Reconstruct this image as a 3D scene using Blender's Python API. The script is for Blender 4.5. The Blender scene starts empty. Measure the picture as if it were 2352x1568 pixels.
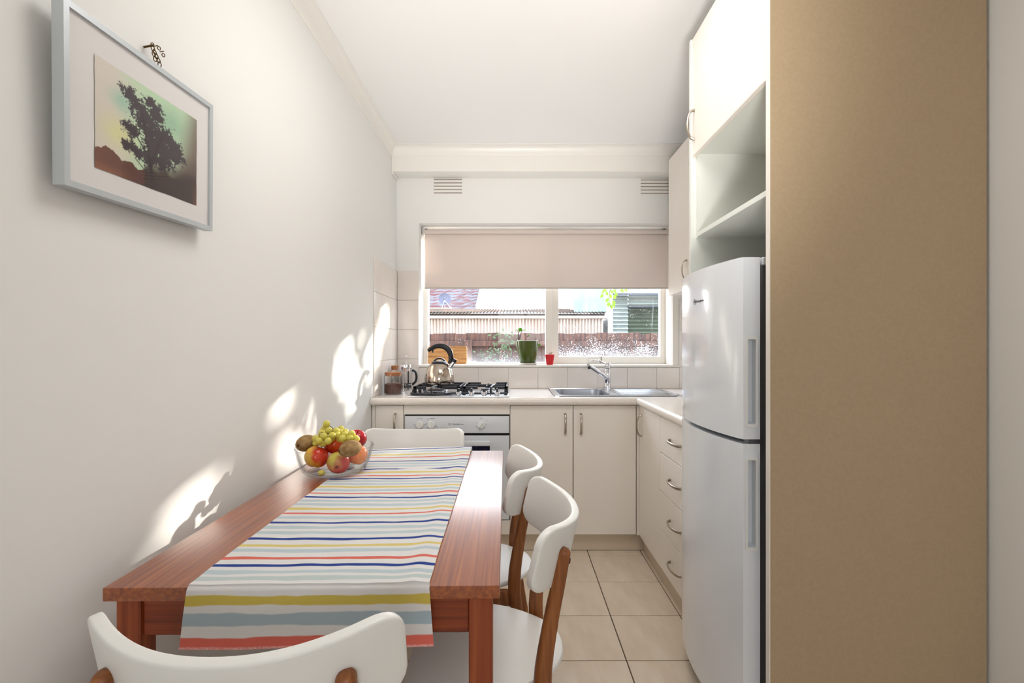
import bpy, bmesh, math, random
from mathutils import Vector, Matrix, noise, Quaternion

PI = math.pi
C = bpy.context.scene.collection
scene = bpy.context.scene
random.seed(7)

# ------------------------------------------------------------------ camera, world, sun, lights, exposure
H = 1.18            # eye height
F = 1120.0          # focal length in pixels of the 2352 wide frame
cam_data = bpy.data.cameras.new('camera')
cam_data.sensor_width = 36.0
cam_data.lens = 36.0 * F / 2352.0
cam_data.shift_x = -4.0 / 2352.0
cam_data.shift_y = 8.0 / 2352.0
cam_data.clip_start = 0.02
cam = bpy.data.objects.new('camera', cam_data)
cam.location = (0, 0, H)
cam.rotation_euler = (PI / 2, 0, 0)
C.objects.link(cam)
scene.camera = cam

scene.view_settings.view_transform = 'Standard'
scene.view_settings.look = 'None'
scene.view_settings.gamma = 1.0
scene.view_settings.use_curve_mapping = False
scene.view_settings.exposure = 0.47

world = bpy.data.worlds.new('sky')
scene.world = world
world.use_nodes = True
wn = world.node_tree.nodes
wl = world.node_tree.links
wn.clear()
wout = wn.new('ShaderNodeOutputWorld')
wbg = wn.new('ShaderNodeBackground')
wtc = wn.new('ShaderNodeTexCoord')
wsep = wn.new('ShaderNodeSeparateXYZ')
wramp = wn.new('ShaderNodeValToRGB')
wramp.color_ramp.elements[0].position = 0.0
wramp.color_ramp.elements[0].color = (1.0, 0.98, 0.95, 1)
wramp.color_ramp.elements[1].position = 0.8
wramp.color_ramp.elements[1].color = (0.62, 0.78, 1.0, 1)
wl.new(wtc.outputs['Generated'], wsep.inputs[0])
wl.new(wsep.outputs['Z'], wramp.inputs[0])
wl.new(wramp.outputs[0], wbg.inputs['Color'])
wbg.inputs['Strength'].default_value = 6.5
wl.new(wbg.outputs[0], wout.inputs[0])

SUN = Vector((-1.0, -1.36, -0.449)).normalized()
sun_d = bpy.data.lights.new('sun', 'SUN')
sun_d.energy = 12.0
sun_d.angle = math.radians(0.9)
sun_d.color = (1.0, 0.94, 0.84)
sun = bpy.data.objects.new('sun', sun_d)
sun.rotation_euler = SUN.to_track_quat('-Z', 'Y').to_euler()
sun.location = (6, 9, 6)
C.objects.link(sun)

def area(name, loc, target, sx, sy, energy, color):
    d = bpy.data.lights.new(name, 'AREA')
    d.shape = 'RECTANGLE'
    d.size = sx
    d.size_y = sy
    d.energy = energy
    d.color = color
    o = bpy.data.objects.new(name, d)
    o.location = loc
    o.rotation_euler = (Vector(target) - Vector(loc)).to_track_quat('-Z', 'Y').to_euler()
    C.objects.link(o)
    return o

# daylight through the living-room window behind the camera
rw = area('rear_window_light', (0.24, -2.84, 1.55), (0.24, 0, 1.55), 1.3, 1.0, 1.0, (1, 1, 1))
rw.data.cycles.is_portal = True
# unseen area light added over the dining area, without any fitting
area('dining_fill_light', (0.12, 1.40, 2.45), (0.0, 1.40, 0), 0.8, 0.8, 7.5, (1.0, 0.97, 0.93))
# unseen fill spot added behind the camera to brighten the kitchen ceiling
fl_d = bpy.data.lights.new('ceiling_fill_spot', 'SPOT')
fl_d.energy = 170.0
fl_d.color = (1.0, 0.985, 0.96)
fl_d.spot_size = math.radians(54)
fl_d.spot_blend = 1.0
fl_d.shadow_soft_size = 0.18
fl_ = bpy.data.objects.new('ceiling_fill_spot', fl_d)
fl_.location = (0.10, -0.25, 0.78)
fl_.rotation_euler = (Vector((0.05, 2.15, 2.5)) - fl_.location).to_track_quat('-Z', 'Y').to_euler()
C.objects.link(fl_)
# daylight coming in under the blind
kp = area('kitchen_window_light', (0.22, 3.60, 1.31), (0.22, 0, 1.31), 1.66, 0.50, 1.0, (1, 1, 1))
kp.data.cycles.is_portal = True

# ------------------------------------------------------------------ helpers
def lin(c):
    r = []
    for v in c:
        v = v / 255.0
        r.append(v / 12.92 if v <= 0.04045 else ((v + 0.055) / 1.055) ** 2.4)
    return (r[0], r[1], r[2], 1.0)

MATS = {}
def P(name, rgb, rough=0.5, metal=0.0, spec=0.5, rgb2=None, nscale=8.0, stretch=(1, 1, 1), bump=0.0, bscale=None,
      coat=0.0, coat_rough=0.05, detail=4.0, lo=0.35, hi=0.65, sss=0.0, transl=0.0):
    m = bpy.data.materials.new(name)
    m.use_nodes = True
    nt = m.node_tree
    b = nt.nodes['Principled BSDF']
    b.inputs['Base Color'].default_value = lin(rgb)
    b.inputs['Roughness'].default_value = rough
    b.inputs['Metallic'].default_value = metal
    b.inputs['Specular IOR Level'].default_value = spec
    b.inputs['Coat Weight'].default_value = coat
    b.inputs['Coat Roughness'].default_value = coat_rough
    if sss:
        b.inputs['Subsurface Weight'].default_value = sss
        b.inputs['Subsurface Radius'].default_value = (0.01, 0.008, 0.003)
        b.inputs['Subsurface Scale'].default_value = 0.5
    mp = None
    if rgb2 is not None or bump:
        tc = nt.nodes.new('ShaderNodeTexCoord')
        mp = nt.nodes.new('ShaderNodeMapping')
        mp.inputs['Scale'].default_value = stretch
        nt.links.new(tc.outputs['Object'], mp.inputs['Vector'])
    if rgb2 is not None:
        n = nt.nodes.new('ShaderNodeTexNoise')
        n.inputs['Scale'].default_value = nscale
        n.inputs['Detail'].default_value = detail
        r = nt.nodes.new('ShaderNodeValToRGB')
        r.color_ramp.elements[0].position = lo
        r.color_ramp.elements[0].color = lin(rgb)
        r.color_ramp.elements[1].position = hi
        r.color_ramp.elements[1].color = lin(rgb2)
        nt.links.new(mp.outputs[0], n.inputs['Vector'])
        nt.links.new(n.outputs['Fac'], r.inputs[0])
        nt.links.new(r.outputs[0], b.inputs['Base Color'])
    if bump:
        n2 = nt.nodes.new('ShaderNodeTexNoise')
        n2.inputs['Scale'].default_value = bscale or nscale
        n2.inputs['Detail'].default_value = 3
        bp = nt.nodes.new('ShaderNodeBump')
        bp.inputs['Strength'].default_value = bump
        bp.inputs['Distance'].default_value = 0.002
        nt.links.new(mp.outputs[0], n2.inputs['Vector'])
        nt.links.new(n2.outputs['Fac'], bp.inputs['Height'])
        nt.links.new(bp.outputs[0], b.inputs['Normal'])
    if transl:
        t = nt.nodes.new('ShaderNodeBsdfTranslucent')
        t.inputs['Color'].default_value = lin(rgb)
        mx = nt.nodes.new('ShaderNodeMixShader')
        mx.inputs[0].default_value = transl
        out = nt.nodes['Material Output']
        nt.links.new(b.outputs[0], mx.inputs[1])
        nt.links.new(t.outputs[0], mx.inputs[2])
        nt.links.new(mx.outputs[0], out.inputs[0])
    MATS[name] = m
    return m

def thin_glass(name, tint=(255, 255, 255), refl=1.0, edge=0.72):
    """clear glass: transparent, with a reflection that grows towards grazing angles and slightly darker edges"""
    m = bpy.data.materials.new(name)
    m.use_nodes = True
    nt = m.node_tree
    nt.nodes.clear()
    out = nt.nodes.new('ShaderNodeOutputMaterial')
    tr = nt.nodes.new('ShaderNodeBsdfTransparent')
    gl = nt.nodes.new('ShaderNodeBsdfGlossy')
    gl.inputs['Roughness'].default_value = 0.02
    lw = nt.nodes.new('ShaderNodeLayerWeight')
    lw.inputs['Blend'].default_value = 0.5
    ramp = nt.nodes.new('ShaderNodeValToRGB')
    ramp.color_ramp.elements[0].color = lin(tint)
    ramp.color_ramp.elements[0].position = 0.55
    ramp.color_ramp.elements[1].color = lin([c * edge for c in tint])
    pw = nt.nodes.new('ShaderNodeMath')
    pw.operation = 'POWER'
    pw.inputs[1].default_value = 4.5
    mul = nt.nodes.new('ShaderNodeMath')
    mul.operation = 'MULTIPLY_ADD'
    mul.inputs[1].default_value = 0.9 * refl
    mul.inputs[2].default_value = 0.035 * refl
    mx = nt.nodes.new('ShaderNodeMixShader')
    nt.links.new(lw.outputs['Facing'], ramp.inputs[0])
    nt.links.new(ramp.outputs[0], tr.inputs['Color'])
    nt.links.new(lw.outputs['Facing'], pw.inputs[0])
    nt.links.new(pw.outputs[0], mul.inputs[0])
    nt.links.new(mul.outputs[0], mx.inputs[0])
    nt.links.new(tr.outputs[0], mx.inputs[1])
    nt.links.new(gl.outputs[0], mx.inputs[2])
    nt.links.new(mx.outputs[0], out.inputs[0])
    return m

def wood(name, dark, mid, light, stretch, scale=3.0, rough=0.4, coat=0.0, coat_rough=0.2, bump=0.05):
    m = bpy.data.materials.new(name)
    m.use_nodes = True
    nt = m.node_tree
    b = nt.nodes['Principled BSDF']
    b.inputs['Roughness'].default_value = rough
    b.inputs['Coat Weight'].default_value = coat
    b.inputs['Coat Roughness'].default_value = coat_rough
    tc = nt.nodes.new('ShaderNodeTexCoord')
    mp = nt.nodes.new('ShaderNodeMapping')
    mp.inputs['Scale'].default_value = stretch
    n = nt.nodes.new('ShaderNodeTexNoise')
    n.inputs['Scale'].default_value = scale
    n.inputs['Detail'].default_value = 6
    n.inputs['Distortion'].default_value = 0.6
    r = nt.nodes.new('ShaderNodeValToRGB')
    r.color_ramp.elements[0].position = 0.3
    r.color_ramp.elements[0].color = lin(dark)
    r.color_ramp.elements[1].position = 0.7
    r.color_ramp.elements[1].color = lin(light)
    e = r.color_ramp.elements.new(0.5)
    e.color = lin(mid)
    bp = nt.nodes.new('ShaderNodeBump')
    bp.inputs['Strength'].default_value = bump
    bp.inputs['Distance'].default_value = 0.001
    nt.links.new(tc.outputs['Object'], mp.inputs['Vector'])
    nt.links.new(mp.outputs[0], n.inputs['Vector'])
    nt.links.new(n.outputs['Fac'], r.inputs[0])
    nt.links.new(r.outputs[0], b.inputs['Base Color'])
    nt.links.new(n.outputs['Fac'], bp.inputs['Height'])
    nt.links.new(bp.outputs[0], b.inputs['Normal'])
    return m

def vcol_mat(name, rough=0.8, bump=0.0, bscale=900, attr='print', transl=0.0, spec=0.3):
    """a printed surface: colour comes from the mesh's colour attribute"""
    m = bpy.data.materials.new(name)
    m.use_nodes = True
    nt = m.node_tree
    b = nt.nodes['Principled BSDF']
    b.inputs['Roughness'].default_value = rough
    b.inputs['Specular IOR Level'].default_value = spec
    a = nt.nodes.new('ShaderNodeAttribute')
    a.attribute_name = attr
    nt.links.new(a.outputs['Color'], b.inputs['Base Color'])
    if bump:
        n = nt.nodes.new('ShaderNodeTexNoise')
        n.inputs['Scale'].default_value = bscale
        tc = nt.nodes.new('ShaderNodeTexCoord')
        nt.links.new(tc.outputs['Object'], n.inputs['Vector'])
        bp = nt.nodes.new('ShaderNodeBump')
        bp.inputs['Strength'].default_value = bump
        bp.inputs['Distance'].default_value = 0.001
        nt.links.new(n.outputs['Fac'], bp.inputs['Height'])
        nt.links.new(bp.outputs[0], b.inputs['Normal'])
    if transl:
        t = nt.nodes.new('ShaderNodeBsdfTranslucent')
        mx = nt.nodes.new('ShaderNodeMixShader')
        mx.inputs[0].default_value = transl
        nt.links.new(a.outputs['Color'], t.inputs['Color'])
        nt.links.new(b.outputs[0], mx.inputs[1])
        nt.links.new(t.outputs[0], mx.inputs[2])
        nt.links.new(mx.outputs[0], nt.nodes['Material Output'].inputs[0])
    return m

class MB:
    """collects geometry for ONE mesh object"""
    def __init__(self):
        self.v = []
        self.f = []
    def add(self, vs, fs):
        n = len(self.v)
        self.v += [tuple(p) for p in vs]
        self.f += [tuple(i + n for i in f) for f in fs]
        return self
    def box(self, x0, x1, y0, y1, z0, z1, b=0.0, seg=1):
        x0, x1 = min(x0, x1), max(x0, x1)
        y0, y1 = min(y0, y1), max(y0, y1)
        z0, z1 = min(z0, z1), max(z0, z1)
        vs = [(x0, y0, z0), (x1, y0, z0), (x1, y1, z0), (x0, y1, z0), (x0, y0, z1), (x1, y0, z1), (x1, y1, z1), (x0, y1, z1)]
        fs = [(0, 3, 2, 1), (4, 5, 6, 7), (0, 1, 5, 4), (1, 2, 6, 5), (2, 3, 7, 6), (3, 0, 4, 7)]
        if b <= 0:
            return self.add(vs, fs)
        b = min(b, (x1 - x0) * .49, (y1 - y0) * .49, (z1 - z0) * .49)
        bm = bmesh.new()
        bv = [bm.verts.new(p) for p in vs]
        for f in fs:
            bm.faces.new([bv[i] for i in f])
        bmesh.ops.bevel(bm, geom=bm.edges[:], offset=b, segments=seg, affect='EDGES', profile=0.6)
        self.from_bm(bm)
        bm.free()
        return self
    def from_bm(self, bm):
        bm.verts.index_update()
        self.add([v.co[:] for v in bm.verts], [[v.index for v in f.verts] for f in bm.faces])
    def tube(self, pts, radii, n=10, sx=1.0, caps=True, up=None, square=0.0):
        """sweeps a (possibly flattened) section along pts; sx scales the section sideways"""
        pts = [Vector(p) for p in pts]
        if not isinstance(radii, (list, tuple)):
            radii = [radii] * len(pts)
        rings = []
        last = None
        for i, p in enumerate(pts):
            a = pts[max(i - 1, 0)]
            c = pts[min(i + 1, len(pts) - 1)]
            t = (c - a).normalized()
            if last is None:
                u = Vector(up) if up is not None else (Vector((0, 0, 1)) if abs(t.z) < 0.9 else Vector((1, 0, 0)))
            else:
                u = last
            u = (u - t * u.dot(t))
            if u.length < 1e-6:
                u = t.orthogonal()
            u.normalize()
            last = u
            w = t.cross(u)
            ring = []
            for k in range(n):
                ang = 2 * PI * k / n
                cx, cy = math.cos(ang), math.sin(ang)
                if square:
                    cx = math.copysign(abs(cx) ** (1 - square), cx)
                    cy = math.copysign(abs(cy) ** (1 - square), cy)
                ring.append(p + u * (cx * radii[i]) + w * (cy * radii[i] * (sx[i] if isinstance(sx, list) else sx)))
            rings.append(ring)
        vs = [q for r in rings for q in r]
        fs = []
        for i in range(len(rings) - 1):
            for k in range(n):
                k2 = (k + 1) % n
                fs.append((i * n + k, i * n + k2, (i + 1) * n + k2, (i + 1) * n + k))
        if caps:
            fs.append(tuple(reversed(range(n))))
            fs.append(tuple((len(rings) - 1) * n + k for k in range(n)))
        return self.add(vs, fs)
    def lathe(self, prof, c=(0, 0, 0), n=32, sy=1.0, M=None):
        """prof: list of (radius, z); radius 0 closes the end"""
        vs, fs, rows = [], [], []
        for r, z in prof:
            if r <= 1e-7:
                rows.append([len(vs)])
                vs.append(Vector((0, 0, z)))
            else:
                row = []
                for k in range(n):
                    a = 2 * PI * k / n
                    row.append(len(vs))
                    vs.append(Vector((r * math.cos(a), r * math.sin(a) * sy, z)))
                rows.append(row)
        for a, b in zip(rows[:-1], rows[1:]):
            for k in range(n):
                k2 = (k + 1) % n
                if len(a) == 1 and len(b) == 1:
                    continue
                if len(a) == 1:
                    fs.append((a[0], b[k2], b[k]))
                elif len(b) == 1:
                    fs.append((a[k], a[k2], b[0]))
                else:
                    fs.append((a[k], a[k2], b[k2], b[k]))
        if M is not None:
            vs = [M @ p for p in vs]
        c = Vector(c)
        return self.add([p + c for p in vs], fs)
    def ball(self, c, rx, ry=None, rz=None, n=16, m=10, M=None):
        ry = ry or rx
        rz = rz or rx
        prof = [(math.sin(PI * i / m), -math.cos(PI * i / m)) for i in range(m + 1)]
        prof[0] = (0, -1)
        prof[-1] = (0, 1)
        S = Matrix.Diagonal((rx, ry, rz)).to_4x4()
        return self.lathe(prof, c, n, M=(M.to_4x4() @ S if M is not None else S))
    def prism(self, poly, d0, d1, axis='z'):
        """extrudes a 2-D polygon. axis z: (x,y); axis y: (x,z); axis x: (y,z)"""
        n = len(poly)
        def mk(p, d):
            return {'z': (p[0], p[1], d), 'y': (p[0], d, p[1]), 'x': (d, p[0], p[1])}[axis]
        vs = [mk(p, d0) for p in poly] + [mk(p, d1) for p in poly]
        fs = [tuple(reversed(range(n))), tuple(range(n, 2 * n))]
        fs += [(i, (i + 1) % n, n + (i + 1) % n, n + i) for i in range(n)]
        return self.add(vs, fs)
    def plate(self, outer, holes, d0, d1, axis='z'):
        """a plate with holes through it"""
        def mk(p, d):
            return {'z': (p[0], p[1], d), 'y': (p[0], d, p[1]), 'x': (d, p[0], p[1])}[axis]
        for d in (d0, d1):
            bm = bmesh.new()
            es = []
            for loop in [outer] + holes:
                vv = [bm.verts.new(mk(p, d)) for p in loop]
                es += [bm.edges.new((vv[i], vv[(i + 1) % len(vv)])) for i in range(len(vv))]
            bmesh.ops.triangle_fill(bm, use_beauty=True, use_dissolve=False, edges=es)
            self.from_bm(bm)
            bm.free()
        for loop in [outer] + holes:
            n = len(loop)
            self.add([mk(p, d0) for p in loop] + [mk(p, d1) for p in loop], [(i, (i + 1) % n, n + (i + 1) % n, n + i) for i in range(n)])
        return self
    def text(self, s, size, M, depth=0.0002, align='CENTER', shear=0.0):
        cu = bpy.data.curves.new('lettering', 'FONT')
        cu.body = s
        cu.size = size
        cu.extrude = depth
        cu.align_x = align
        cu.align_y = 'CENTER'
        cu.shear = shear
        cu.resolution_u = 2
        o = bpy.data.objects.new('lettering_source', cu)
        C.objects.link(o)
        dg = bpy.context.evaluated_depsgraph_get()
        me = o.evaluated_get(dg).to_mesh()
        self.add([M @ v.co for v in me.vertices], [tuple(p.vertices) for p in me.polygons])
        o.evaluated_get(dg).to_mesh_clear()
        bpy.data.objects.remove(o)
        bpy.data.curves.remove(cu)
        return self

WLOC = {}
def wl_of(p):
    return WLOC[p.name] if p is not None else Vector((0, 0, 0))

def obj(name, mb, mat, parent=None, angle=35, smooth=True, local=False, label=None, mesh=None):
    """links mb as ONE mesh object; world coordinates unless local"""
    if mesh is None:
        me = bpy.data.meshes.new(name)
        off = wl_of(parent) if not local else Vector((0, 0, 0))
        me.from_pydata([(x - off.x, y - off.y, z - off.z) for x, y, z in mb.v], [], mb.f)
        bm = bmesh.new()
        bm.from_mesh(me)
        bmesh.ops.remove_doubles(bm, verts=bm.verts[:], dist=1e-6)
        bmesh.ops.recalc_face_normals(bm, faces=bm.faces[:])
        bm.to_mesh(me)
        bm.free()
        if smooth:
            for p in me.polygons:
                p.use_smooth = True
            me.set_sharp_from_angle(angle=math.radians(angle))
        me.materials.append(mat)
    else:
        me = mesh
    o = bpy.data.objects.new(name, me)
    C.objects.link(o)
    if parent is not None:
        o.parent = parent
    WLOC[o.name] = Vector(wl_of(parent)) if parent is not None else Vector((0, 0, 0))
    if label:
        o['label'] = label
    return o

def thing(name, label, cat, loc=(0, 0, 0), group=None):
    o = bpy.data.objects.new(name, None)
    o.empty_display_size = 0.05
    C.objects.link(o)
    o.location = loc
    WLOC[o.name] = Vector(loc)
    o['label'] = label
    o['category'] = cat
    if group:
        o['group'] = group
    return o

def tag(o, label, cat, group=None):
    o['label'] = label
    o['category'] = cat
    if group:
        o['group'] = group
    return o

def struct(name, mb, mat, angle=35, smooth=True):
    o = obj(name, mb, mat, None, angle, smooth)
    o['kind'] = 'structure'
    return o

def dup(root, loc, rotz, label):
    r = root.copy()
    C.objects.link(r)
    r.location = loc
    r.rotation_euler = (0, 0, rotz)
    r['label'] = label
    for ch in list(root.children):
        c = ch.copy()
        C.objects.link(c)
        c.parent = r
        for g in list(ch.children):
            d = g.copy()
            C.objects.link(d)
            d.parent = c
    return r

def rrect(x0, x1, y0, y1, r, n=5):
    pts = []
    for cx, cy, a0 in ((x1 - r, y1 - r, 0), (x0 + r, y1 - r, 90), (x0 + r, y0 + r, 180), (x1 - r, y0 + r, 270)):
        for k in range(n + 1):
            a = math.radians(a0 + 90 * k / n)
            pts.append((cx + r * math.cos(a), cy + r * math.sin(a)))
    return pts

def catmull(pts, n=6):
    out = []
    P_ = [Vector(p) for p in pts]
    for i in range(len(P_) - 1):
        p0 = P_[max(i - 1, 0)]
        p1, p2 = P_[i], P_[i + 1]
        p3 = P_[min(i + 2, len(P_) - 1)]
        for k in range(n):
            t = k / n
            out.append(0.5 * ((2 * p1) + (p2 - p0) * t + (2 * p0 - 5 * p1 + 4 * p2 - p3) * t * t + (3 * p1 - p0 - 3 * p2 + p3) * t ** 3))
    out.append(P_[-1])
    return out

# ------------------------------------------------------------------ materials
WALL = P('white_plaster', (238, 237, 234), rough=0.75, spec=0.25, bump=0.10, bscale=70)
CEIL = P('white_ceiling_paint', (244, 243, 241), rough=0.85, spec=0.2, bump=0.05, bscale=60)
TRIM = P('cream_gloss_paint', (240, 236, 229), rough=0.35)
TILE_W = P('cream_wall_tile', (234, 225, 217), rough=0.12, rgb2=(238, 230, 223), nscale=5)
TILE_F = P('beige_floor_tile', (214, 196, 174), rough=0.35, rgb2=(226, 211, 192), nscale=4.0, stretch=(3, 1, 1), detail=5)
GROUT = P('dark_brown_grout', (96, 78, 62), rough=0.9)
CAB = P('cream_laminate', (238, 230, 220), rough=0.38, rgb2=(240, 233, 224), nscale=3)
CAB_IN = P('white_laminate_inside', (226, 228, 220), rough=0.5)
KICK = P('beige_kickboard', (214, 198, 176), rough=0.45)
TAN = P('tan_laminate', (176, 153, 122), rough=0.55, rgb2=(180, 157, 126), nscale=120, bump=0.03, bscale=300)
BENCH = P('speckled_beige_laminate', (222, 210, 199), rough=0.20, rgb2=(243, 236, 229), nscale=420, detail=2, lo=0.42, hi=0.52)
NICKEL = P('satin_nickel', (178, 168, 154), rough=0.3, metal=1.0)
STEEL = P('stainless_steel', (205, 207, 212), rough=0.22, metal=1.0, bump=0.02, bscale=300)
CHROME = P('polished_chrome', (225, 226, 230), rough=0.06, metal=1.0)
IRON = P('black_cast_iron', (26, 28, 36), rough=0.35)
BLACK = P('black_plastic', (18, 20, 26), rough=0.3)
BLACKGLASS = P('dark_oven_glass', (22, 30, 62), rough=0.06)
GAP = P('black_gap', (12, 11, 11), rough=0.9)
OVENW = P('white_enamel', (222, 225, 230), rough=0.3)
KNOBW = P('white_knob', (236, 236, 234), rough=0.35)
INK = P('grey_ink', (70, 72, 80), rough=0.6)
FRIDGE = P('white_fridge_enamel', (226, 230, 235), rough=0.18, coat=0.5, coat_rough=0.08)
FRIDGE_B = P('grey_fridge_gasket', (110, 112, 116), rough=0.6)
CHAIRW = P('white_lacquer', (240, 239, 235), rough=0.35)
CHAIRWOOD = wood('honey_rubberwood', (118, 66, 28), (146, 86, 40), (166, 104, 54), (30, 30, 1.6), 3.0, 0.4)
TABLEWOOD = wood('cedar_table_top', (120, 50, 8), (148, 70, 16), (172, 90, 26), (55, 0.9, 55), 2.4, 0.36, 1.0, 0.25, 0.04)
TABLELEG = wood('cedar_table_leg', (116, 46, 16), (140, 62, 26), (160, 80, 38), (34, 34, 0.9), 2.2, 0.4)
TABLEAPR = wood('cedar_table_apron', (112, 44, 16), (138, 60, 26), (156, 78, 38), (0.9, 34, 34), 2.2, 0.4)
ALU = P('silver_frame', (196, 202, 206), rough=0.35, metal=0.35)
MATBOARD = P('white_mat_board', (232, 228, 226), rough=0.8)
BRASS = P('old_brass', (96, 72, 40), rough=0.35, metal=1.0)
BLIND = P('beige_blind_fabric', (232, 219, 211), rough=0.9, rgb2=(235, 223, 215), nscale=300, transl=0.16)
BLINDBAR = P('grey_blind_bar', (190, 186, 180), rough=0.4)
BEAD = P('white_beads', (240, 240, 238), rough=0.3)
GLASS = thin_glass('clear_glass')
CORK = P('cork', (176, 118, 74), rough=0.8, rgb2=(148, 92, 54), nscale=90)
COFFEE = P('ground_coffee', (70, 36, 26), rough=0.9, rgb2=(96, 54, 38), nscale=200)
POTG = P('dark_green_glaze', (62, 74, 22), rough=0.12, rgb2=(74, 86, 26), nscale=10, stretch=(4, 4, 0.6))
POTR = P('red_plastic_pot', (206, 28, 34), rough=0.4)
SOIL = P('dark_soil', (48, 36, 28), rough=0.95)
LEAF = P('fresh_green_leaf', (104, 178, 30), rough=0.4, transl=0.45)
LEAFY = P('bright_vine_leaf', (112, 160, 24), rough=0.45, transl=0.4)
LEAFD = P('dark_tree_leaf', (66, 96, 34), rough=0.5)
WEED = P('weed_leaf', (52, 70, 34), rough=0.6)
TWIG = P('brown_twig', (70, 48, 34), rough=0.8)
SAUCER = P('white_saucer', (228, 224, 220), rough=0.3)
BOARD = wood('chopping_board_wood', (170, 112, 58), (206, 150, 90), (226, 178, 120), (4, 40, 40), 2.0, 0.55)
def apple_mat(name, c1, c2, axis, lo, hi, rough=0.22):
    """skin colour turns from c1 to c2 across the fruit, with streaks"""
    m = P(name, c1, rough=rough, rgb2=c2, nscale=26, detail=5, lo=lo, hi=hi)
    nt = m.node_tree
    n = next(q for q in nt.nodes if q.type == 'TEX_NOISE')
    r = next(q for q in nt.nodes if q.type == 'VALTORGB')
    tc = next(q for q in nt.nodes if q.type == 'TEX_COORD')
    dp = nt.nodes.new('ShaderNodeVectorMath')
    dp.operation = 'DOT_PRODUCT'
    v = Vector(axis).normalized() * 13.0
    dp.inputs[1].default_value = v
    nt.links.new(tc.outputs['Object'], dp.inputs[0])
    ad = nt.nodes.new('ShaderNodeMath')
    ad.operation = 'ADD'
    nt.links.new(dp.outputs['Value'], ad.inputs[0])
    nt.links.new(n.outputs['Fac'], ad.inputs[1])
    nt.links.new(ad.outputs[0], r.inputs[0])
    return m
APPLE1 = apple_mat('apple_red_yellow', (228, 184, 66), (204, 52, 26), (1, -.1, .25), .35, .72)
APPLE2 = apple_mat('apple_yellow_green', (204, 190, 74), (204, 66, 50), (.25, .75, -.45), .0, .34)
APPLE3 = apple_mat('apple_orange_red', (228, 98, 36), (196, 40, 22), (-.3, 0, -.6), .30, .80)
APPLE4 = apple_mat('apple_deep_red', (196, 26, 36), (150, 8, 24), (0, -.5, -1), .30, .80, .16)
APPLE5 = apple_mat('apple_striped_orange', (238, 142, 78), (222, 80, 42), (-.6, 0, .4), .35, .85, .28)
APPLESTEM = P('apple_calyx', (64, 54, 34), rough=0.9)
KIWI = P('kiwi_skin', (136, 104, 62), rough=0.85, rgb2=(170, 138, 92), nscale=60, bump=0.4, bscale=400)
GRAPE = P('white_grape_skin', (218, 208, 98), rough=0.2, rgb2=(204, 192, 78), nscale=30, sss=0.35)
STEMM = P('grape_stem', (58, 44, 30), rough=0.8)
FRAMEP = P('window_frame_paint', (236, 229, 219), rough=0.4)
PALING = wood('weathered_paling', (34, 19, 14), (60, 35, 25), (84, 53, 39), (16, 16, 1.2), 2.0, 0.85, 0, 0.2, 0.2)
CORR1 = P('old_corrugated_iron', (190, 178, 170), rough=0.6, rgb2=(166, 146, 130), nscale=3, stretch=(1, 1, 0.6), lo=0.4, hi=0.75)
CORR2 = P('zinc_corrugated_iron', (146, 154, 154), rough=0.45, rgb2=(120, 130, 128), nscale=2)
CORR3 = P('dark_green_corrugated_iron', (74, 86, 68), rough=0.6, rgb2=(58, 68, 52), nscale=3)
ROOFM = P('mossy_roof_sheet', (44, 40, 34), rough=0.95, spec=0.1, rgb2=(82, 58, 44), nscale=6, lo=0.4, hi=0.6)
ROOFD = P('dark_roof_sheet', (62, 70, 78), rough=0.7)
GUTTER = P('cream_gutter', (190, 174, 164), rough=0.5)
PALESHEET = P('pale_green_sheet', (100, 112, 104), rough=0.8, rgb2=(116, 128, 120), nscale=3)
POSTM = P('pale_post', (222, 216, 206), rough=0.6)
RTILE = P('weathered_roof_tile', (84, 56, 54), rough=0.9, spec=0.1, rgb2=(92, 90, 93), nscale=4, lo=0.36, hi=0.58)
HOUSEW = P('pale_house_wall', (226, 220, 210), rough=0.8)
DISH = P('grey_satellite_dish', (72, 74, 92), rough=0.6)
GROUND = P('outside_gravel', (150, 140, 126), rough=0.95, rgb2=(120, 112, 98), nscale=20)

# ------------------------------------------------------------------ room shell
XL, XR, YB, ZC = -0.81, 1.29, 3.37, 2.50      # left wall, right wall, window wall, ceiling
WX0, WX1, WZ0, WZ1 = -0.656, 1.107, 1.027, 2.0225   # window opening
YREAR = -2.70

floor = struct('floor', MB().box(XL - .12, XR + .12, YREAR - .12, YB + .25, -0.12, -0.008), GROUT)
# tiles, each its own object
tile_mesh = None
TP = 0.3035
xs = [0.7257 - TP * i for i in range(6)]
ys = [2.736 - TP * j for j in range(19)]
def floor_tile(x0, x1, y0, y1):
    g = 0.0022
    return MB().box(x0 + g, x1 - g, y0 + g, y1 - g, -0.008, 0.0, b=0.0012)
for i in range(-1, 6):
    for j in range(-1, 18):
        x1 = min(0.7257 - TP * i, XR) if i >= 0 else 1.0292
        x0 = 0.7257 - TP * (i + 1) if i >= 0 else 0.7257
        x0 = max(x0, XL)
        if j == -1:
            y0, y1 = 2.736, 2.806
        else:
            y1, y0 = ys[j], ys[j] - TP
        if y0 < YREAR or x1 - x0 < .02:
            continue
        full = (i >= 0 and j >= 0 and abs((x1 - x0) - TP) < 1e-4)
        if full:
            if tile_mesh is None:
                tile_mesh = obj('floor_tile', floor_tile(0, TP, 0, TP), TILE_F, floor, local=True)
                t = tile_mesh
            else:
                t = obj('floor_tile', None, None, floor, mesh=tile_mesh.data)
            t.location = (x0, y0, 0)
        else:
            obj('floor_tile', floor_tile(x0, x1, y0, y1), TILE_F, floor)
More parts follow.
